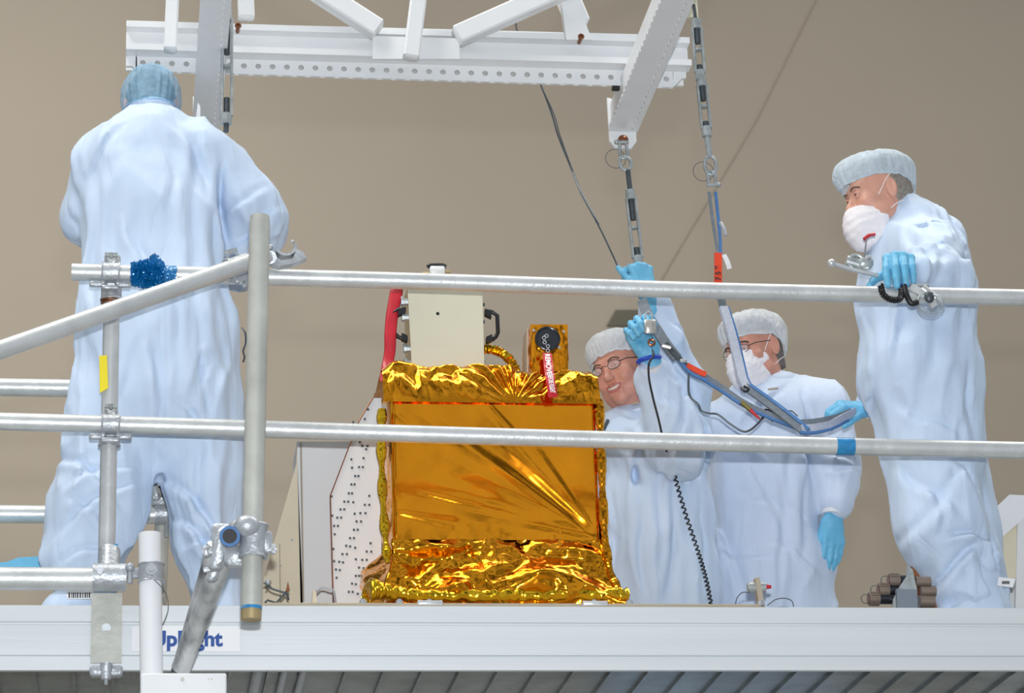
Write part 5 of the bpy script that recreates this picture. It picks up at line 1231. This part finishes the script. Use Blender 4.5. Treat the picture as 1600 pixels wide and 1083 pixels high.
wh = Q_(1019, 470, .87); cuff(Q_(1025, 490, .885), wh, .046, .037, Bp)
build_hand(Q_(1013, 462, .850), (-.22, -.05, .97), (.30, -.95, .1), (-1, -.1, -.1), Bp, curls=(1.35, 1.35, 1.3, 1.3), mid=(1.25, 1.25, 1.2, 1.2), tcurl=.3, tdir=(.42, .95, -.25), scale=1.14)
wl = Q_(1016, 568, .70); cuff(Q_(1021, 588, .735), wl, .048, .040, Bp)
MB().torus(Q_(1014, 562, .69), (-.2, -.1, 1), .036, .008, 24, 8).build('wrist_band', M['blue_wrist'], Bp)
build_hand(Q_(1016, 560, .700), (-.42, -.10, .88), (.10, .95, .1), (.88, -.1, .42), Bp, curls=(1.05, 1.1, 1.1, 1.05), mid=(1.25, 1.2, 1.2, 1.2), tcurl=.35, tdir=(.40, .85, -.45), scale=1.14, finger_splay=(.25, .08, -.12, -.3))
label_patch([(987, 630), (998, 628), (998, 631), (987, 633)], .845, Bp, 'name_strip', 'tan', .003)
MB().tube([P(943, 671, .90), P(950, 656, .90)], .006, 8).build('dark_strap', M['steel_dark'], Bp)
for q in (hipR, hipL):
    f0 = down(q, zf+.055, 0, .0); build_body(Bp, [C(down(q, zf+.2), f0+Z1*.03, .085, .07, .03), C(f0+Y1*.04, f0-Y1*.13, .058, .045, .04)], .010, .3, 7, name='boot', cut=lambda G, Fv: np.maximum(Fv, zf+.004-G[..., 2]))

# ------------------------------------------------------------------ masked technician with glasses, gloved hand hanging
Cp = thing('person', 'masked person with dark framed glasses behind the blue slings, gloved hand hanging down', 'person', (*P(1210, 945, 1.1)[:2], LZ))
yc = 1.10
R_ = lambda x, y, Yv=yc: P(x, y, Yv+.12)
hL, hR = R_(1250, 880), R_(1165, 880)
pr = [C(R_(1200, 670), R_(1200, 760), .185, .180, .06, (Y1, 1.35)), C(R_(1200, 760), R_(1203, 900), .178, .170, .06, (Y1, 1.25)), C(R_(1130, 668), R_(1272, 636), .070, .088, .06), C(R_(1205, 622), R_(1215, 650), .075, .10, .06),
      C(R_(1282, 648, 1.08), R_(1303, 725, 1.04), .096, .078, .05), C(R_(1303, 725, 1.04), R_(1306, 785, 1.00), .074, .055, .03), C(R_(1320, 762, 1.02), R_(1306, 758, 1.02), .034, .05, .02),
      C(R_(1135, 675, 1.15), R_(1140, 780, 1.25), .08, .065, .04), C(R_(1140, 780, 1.25), R_(1185, 800, 1.32), .06, .05, .04),
      C(hR, down(hR, zf+.5), .118, .105, .05), C(down(hR, zf+.5), down(hR, zf+.14), .105, .08, .04), C(hL, down(hL, zf+.5), .118, .105, .05), C(down(hL, zf+.5), down(hL, zf+.14), .105, .08, .04)]
cr = [(R_(1225, 600, 1.0), R_(1150, 680, .95), .010, .016), (R_(1262, 650, .98), R_(1268, 760, .95), .022, .02), (R_(1268, 720, .98), R_(1250, 860, .96), .014, .02), (R_(1130, 740, .95), R_(1160, 930, .95), .012, .025), (R_(1170, 700, .95), R_(1240, 880, .95), .010, .025), (R_(1120, 850, .96), R_(1210, 870, .95), .010, .02), (R_(1220, 760, .95), R_(1225, 930, .95), .010, .02), (R_(1290, 700, .95), R_(1330, 730, .98), .012, .015)]
cr += [(R_(1140, 690), R_(1190, 740), .008, .02), (R_(1230, 680), R_(1215, 790), .008, .02), (R_(1250, 610), R_(1245, 690), .008, .016), (R_(1285, 680), R_(1290, 760), .009, .015), (R_(1280, 745), R_(1330, 760), .009, .012), (R_(1150, 780), R_(1250, 830), .009, .022), (R_(1190, 860), R_(1270, 900), .009, .02), (R_(1160, 650), R_(1200, 690), .007, .015)]
build_body(Cp, pr, .0088, .9, 4, creases=cr, material='coverall_white')
hdC = Head(R_(1176, 549, 1.07), (-.74, -.62, -.26), (-.22, -.04, .97), 1.06)
hoC = build_head(hdC, Cp, skin='skin_red', neck_to=R_(1208, 622, 1.10), hair='hair_dim', glasses=True, brow='hair_dark', hair_cut=-.075)
build_cap(hdC, Cp, 'cap_white', zf=.046, zs=.030, zb=-.040, rx=.090, rf=.108, rb=.118, puff=.014, puffb=.045, ztop=.136, seed=12, gather=22)
build_mask(hdC, Cp, bulge=.018, drop=.03, fold=.9, seed=6)
collar(R_(1210, 618, 1.09), (-.12, -.10, .97), (-.74, -.62, -.1), .080, .082, .062, Cp)
wc_ = R_(1302, 806, .995); cuff(R_(1305, 778, 1.0), wc_, .046, .041, Cp)
build_hand(wc_, (-.06, -.02, -1), (.25, -.95, 0), (-.95, -.2, -.05), Cp, curls=(.22, .25, .28, .35), mid=(.30, .32, .34, .36), tcurl=.15, tdir=(.32, .95, -.12), scale=1.10, spread=.05)
cuff(R_(1185, 800, 1.32), R_(1196, 802, 1.33), .042, .038, Cp); build_hand(R_(1196, 802, 1.33), (.9, .1, -.3), (0, .9, .4), (0, -.3, .9), Cp)
label_patch([(1200, 607), (1216, 605), (1216, 608), (1200, 610)], 1.055, Cp, 'name_strip', 'tan', .003)
for q in (hR, hL):
    f0 = down(q, zf+.055); build_body(Cp, [C(down(q, zf+.2), f0+Z1*.03, .085, .07, .03), C(f0+Y1*.04, f0-Y1*.13, .058, .045, .04)], .010, .3, 8, name='boot', cut=lambda G, Fv: np.maximum(Fv, zf+.004-G[..., 2]))
# ================================================================== SLINGS, CORDS, SMALL HELD THINGS
def rib(name, pts, wpx, wd, material, label, cat, thick=.006, group=None, parent=None):
    c = spline([P(*q) for q in pts], 8); mb = MB(); mb.ribbon(c, wd, wpx/495, thick); o = mb.build(name, material, parent)
    if parent is None: put(o, label, cat, group)
    return o
# sling A: hangs from the far right turnbuckle, runs down past the masked face, then to the gathered end
sA = thing('web_sling', 'blue edged grey sling hanging from the far right turnbuckle past the masked face', 'sling', P(1255, 672, .55))
YA = .72
rib('strand', [(1108, 300, YA), (1113, 340, YA), (1118, 372, YA), (1122, 400, YA-.01)], 5, X1, M['sling'], 0, 0, parent=sA); rib('strand', [(1118, 300, YA), (1122, 340, YA), (1125, 372, YA), (1126, 400, YA-.01)], 5, X1, M['sling_blue'], 0, 0, parent=sA)
rib('label_sleeve', [(1122, 396, .703), (1122, 440, .693), (1122, 447, .692)], 12.5, X1, M['orange'], 0, 0, .012, parent=sA)
tm = text_mesh('7 5 9', .026, P(1126.5, 438.5, .683), Z1, -X1, M['ink'], 'lettering', sA, bold=.0008, depth=.0004)
rib('webbing', [(1123, 440, .70), (1126, 462, .69), (1130, 482, .68)], 12, X1, M['sling'], 0, 0, .010, parent=sA)
rib('sleeve', [(1130, 480, .67), (1142, 520, .65), (1152, 560, .64), (1159, 590, .62), (1166, 606, .61)], 14, unit(X1-.3*Z1), M['sling_white'], 0, 0, .016, parent=sA)
rib('edge_binding', [(1137, 480, .675), (1150, 520, .655), (1160, 560, .645), (1167, 590, .625), (1173, 603, .615)], 3.5, unit(X1-.3*Z1), M['sling_blue'], 0, 0, .012, parent=sA)
dA = unit(P(1262, 672, .52)-P(1166, 604, .6)); nA = unit(np.cross(dA, Y1))
rib('webbing', [(1164, 604, .61), (1200, 630, .58), (1235, 657, .54), (1256, 674, .52)], 13, nA, M['sling'], 0, 0, .010, parent=sA)
rib('edge_binding', [(1172, 602, .605), (1207, 627, .575), (1240, 652, .535), (1264, 672, .515)], 5, nA, M['sling_blue'], 0, 0, .014, parent=sA)
rib('sleeve', [(1252, 670, .52), (1275, 668, .53), (1300, 662, .56), (1322, 650, .62), (1336, 643, .66)], 12, Z1, M['sling_white'], 0, 0, .012, parent=sA)
rib('webbing', [(1248, 662, .545), (1280, 659, .56), (1310, 652, .60), (1330, 644, .65)], 12, Z1, M['sling'], 0, 0, .008, parent=sA)
rib('edge_binding', [(1250, 676, .515), (1275, 676, .52), (1300, 670, .545), (1325, 657, .61)], 4, Z1, M['sling_blue'], 0, 0, .012, parent=sA)
mb = MB(); mb.tube([P(1126, 348, .70), P(1131, 358, .69), P(1134, 368, .69)], .007, 8).build('clip', M['bolt'], sA)
rib('paper_tag', [(1131, 398, .69), (1136, 408, .69), (1140, 420, .70)], 8, unit(X1-.4*Z1), M['sticker'], 0, 0, .002, parent=sA)
# sling B: from the held turnbuckle down to the right
sB = thing('web_sling', 'dark grey and blue sling running from the padlock down to the right', 'sling', P(1250, 670, .57))
rib('webbing', [(1003, 470, .80), (1012, 492, .70), (1024, 512, .64), (1040, 537, .62), (1058, 560, .61)], 17, unit(X1+.8*Z1), M['sling'], 0, 0, .012, parent=sB)
rib('webbing', [(1040, 537, .612), (1056, 555, .602), (1072, 572, .60)], 9, unit(X1+.8*Z1), M['steel_dark'], 0, 0, .010, parent=sB)
rib('label_sleeve', [(1073, 571, .595), (1090, 580, .595), (1103, 586, .595)], 9, unit(Z1+.3*X1), M['orange'], 0, 0, .010, parent=sB)
rib('edge_binding', [(1062, 564, .592), (1075, 580, .592), (1092, 590, .592), (1105, 594, .592)], 5, unit(Z1+.4*X1), M['sling_blue'], 0, 0, .010, parent=sB)
rib('webbing', [(1100, 587, .60), (1130, 607, .60), (1160, 628, .59), (1200, 648, .58), (1252, 668, .56)], 9, unit(Z1+.6*X1), M['sling'], 0, 0, .008, parent=sB)
rib('edge_binding', [(1098, 593, .593), (1130, 613, .593), (1160, 633, .583), (1200, 652, .573), (1250, 672, .553)], 4, unit(Z1+.6*X1), M['sling_blue'], 0, 0, .010, parent=sB)
q = P(1042, 540, .60); MB().tube([q-X1*.016, q+X1*.012-Z1*.008], .007, 8).build('buckle', M['padlock'], sB)
q = P(1068, 564, .585); MB().box(q, (.022, .012, .012), bev=.003).build('ring', M['bolt'], sB)
# padlock
pk = thing('padlock', 'small silver padlock hanging by the raised blue glove', 'padlock', P(1016, 523, .585))
MB().box(P(1016, 511, .585), (.038, .018, .048), bev=.004).build('body', M['padlock'], pk)
q = P(1014, 499, .585); MB().tube([q+X1*.011, q+X1*.011+Z1*.018, q+Z1*.028, q-X1*.011+Z1*.018, q-X1*.011], .003, 10).build('shackle', M['bolt'], pk)
q = P(1018, 535, .60); MB().torus(q, Y1, .010, .004, 18, 8).build('ferrule', M['copper'], pk)
MB().tube(spline([P(1018, 523, .60), P(1020, 530, .60), P(1018, 540, .60), P(1021, 551, .60)], 4), .0014, 6).build('lanyard', M['steel_dark'], pk)
# cables
def cab(pts, r, material, name, label, cat):
    o = MB().tube(spline([P(*q) for q in pts], 10), r, 8).build(name, material); return put(o, label, cat)
cab([(1020, 548, .62), (1021, 556, .61), (1014, 568, .61), (1014, 590, .61), (1020, 620, .61), (1029, 655, .60), (1037, 690, .6), (1042, 706, .62)], .0035, M['black'], 'wrist_cord', 'thin black cord running down the raised forearm of the smiling technician', 'cord')
# coiled cord down the coverall
st_, en = P(1045, 706, .78), P(1112, 940, .78)
path = spline([P(1044, 706, .78), P(1053, 740, .78), P(1070, 800, .78), (P(1090, 860, .78)), P(1103, 905, .78), P(1113, 955, .78)], 40); pts = []
for i, p_ in enumerate(path):
    t = unit(path[min(i+1, len(path)-1)]-path[max(i-1, 0)]); s_, u_, _ = frame(t)
    pts.append(p_+(s_*cos(i*1.15)+u_*sin(i*1.15))*.0065)
o = MB().tube(pts, .0026, 6).build('coiled_cord', M['black']); put(o, 'black coiled cord hanging down the front of the smiling technician', 'cord')
cab([(1076, 584, .59), (1076, 610, .60), (1080, 622, .60), (1091, 632, .60), (1096, 642, .60), (1108, 646, .60), (1122, 648, .60), (1140, 662, .60), (1160, 674, .60), (1172, 672, .60), (1184, 662, .60), (1193, 652, .60), (1204, 650, .60), (1214, 652, .60)], .0036, M['steel_dark'], 'sensor_cable', 'thin dark cable looping below the dark grey sling', 'cable')
cab([(1192, 655, .60), (1191, 645, .59), (1197, 640, .585), (1208, 645, .59), (1212, 655, .59), (1206, 658, .59)], .003, M['black'], 'cable_loop', 'tiny black cable loop on the dark grey sling', 'cable')
cab([(1158, 606, .60), (1164, 612, .58), (1170, 608, .58), (1162, 603, .58)], .004, M['black'], 'black_clip', 'small black clip where the pale sling bends over the masked collar', 'clip')
cab([(1228, 645, .66), (1236, 642, .66), (1246, 650, .62)], .002, M['black'], 'short_lead', 'short dark lead curving above the sling junction', 'cable')
MB_ = thing('red_connector', 'red and olive plug dangling beneath the dark grey sling', 'connector', P(1190, 656, .565))
MB().cyl(P(1158, 628, .565), P(1172, 640, .565), .008, seg=10).build('olive_body', M['olive'], MB_, 'olive connector body')
MB().cyl(P(1171, 639, .565), P(1187, 655, .565), .007, .0035, 10).build('red_tip', M['red'], MB_)
# tools under the right technician's hand
tl = thing('hand_tool', 'metal clamp tool held against the top rail by the gloved hand at right', 'tool', P(1335, 423, -.03))
yt = -.03
MB().ribbon([P(1298, 411, yt), P(1330, 421, yt), P(1372, 431, yt)], Z1, .010, .012).sphere(P(1299, 411, yt), .013, 12, 8).build('arm', M['tube'], tl)
MB().cyl(P(1322, 408, yt+.01), P(1356, 418, yt+.01), .019, .022, 14).torus(P(1338, 410, yt+.0), Y1, .024, .006, 20, 8).box(P(1352, 412, yt), (.045, .04, .03), bev=.008).build('jaw', M['steel'], tl)
MB().tube([P(1350, 409, yt-.01), P(1352, 390, yt+.1), P(1354, 372, yt+.2)], .0022, 6).build('lanyard', M['steel_dark'], tl)
MB().tube([P(1350, 374, yt+.20), P(1357, 368, yt+.2), P(1366, 366, yt+.22)], .006, 8).build('red_loop', M['red'], tl, 'red lanyard loop')
MB().box(P(1356, 405, yt-.01), (.02, .02, .02), bev=.004).build('nut', M['bolt'], tl)
def coil(pts, R, r, k, name, label):
    path = spline([P(*q) for q in pts], 30); out = []
    for i, p_ in enumerate(path):
        t = unit(path[min(i+1, len(path)-1)]-path[max(i-1, 0)]); s_, u_, _ = frame(t); out.append(p_+(s_*cos(i*k)+u_*sin(i*k))*R)
    o = MB().tube(out, r, 6).build(name, M['black']); return put(o, label, 'cord')
coil([(1376, 446, -.10), (1380, 460, -.11), (1392, 468, -.11), (1404, 468, -.11), (1409, 460, -.10), (1408, 450, -.09)], .008, .0032, .95, 'coiled_cord', 'short black coiled cord looped beneath the hand on the right rail')
o = MB().tube(spline([P(1413, 446, -.10), P(1417, 462, -.11), (P(1424, 474, -.11)), P(1434, 472, -.11)], 6), .009, 10).build('black_tube', M['black']); put(o, 'thick black rubber loop beside the coiled cord on the right rail', 'tube')
wb = thing('wire_bundle', 'bundle of silver wire rings and fittings hanging on the top rail at right', 'wires', P(1455, 497, -.10))
mb = MB()
for k in range(4): mb.torus(P(1450+k*1.5, 471+k*2.0, -.10-.004*k), unit((.2*k-.3, 1, .1*k)), .035+.002*k, .0015, 28, 5, sq=.8)
mb.build('wire_ring', M['steel'], wb)
MB().ribbon(spline([P(1424, 448, -.09), P(1436, 456, -.10), P(1450, 466, -.10), P(1460, 480, -.10)], 5), Z1, .022, .014).cyl(P(1440, 450, -.10), P(1462, 466, -.10), .015, .012, 14).build('fitting', M['tube'], wb)
MB().sphere(P(1452, 464, -.115), (.016, .012, .02), 12, 8).build('knob', M['steel_dark'], wb); MB().cyl(P(1422, 447, -.09), P(1450, 446, -.07), .006, seg=8).build('pin', M['bolt'], wb)
# dark lead beside the left technician's hip
cab([(378, 512, .30), (383, 520, .29), (384, 535, .29), (380, 548, .29), (382, 558, .29), (380, 566, .30)], .003, M['steel_dark'], 'dangling_cord', 'thin dark cord dangling at the right hip of the left technician', 'cord')
# blue fabric and dark feet at the far left edge behind the left technician
o = MB().prism([P(x, y, .62) for x, y in ((-40, 884), (10, 878), (30, 871), (70, 869), (82, 876), (80, 892), (-40, 895))][::-1], (0, .16, -.004)).build('blue_cloth', M['glove'], smooth=False); put(o, 'blue cloth edge lying at the far left behind the toe rail', 'cloth')
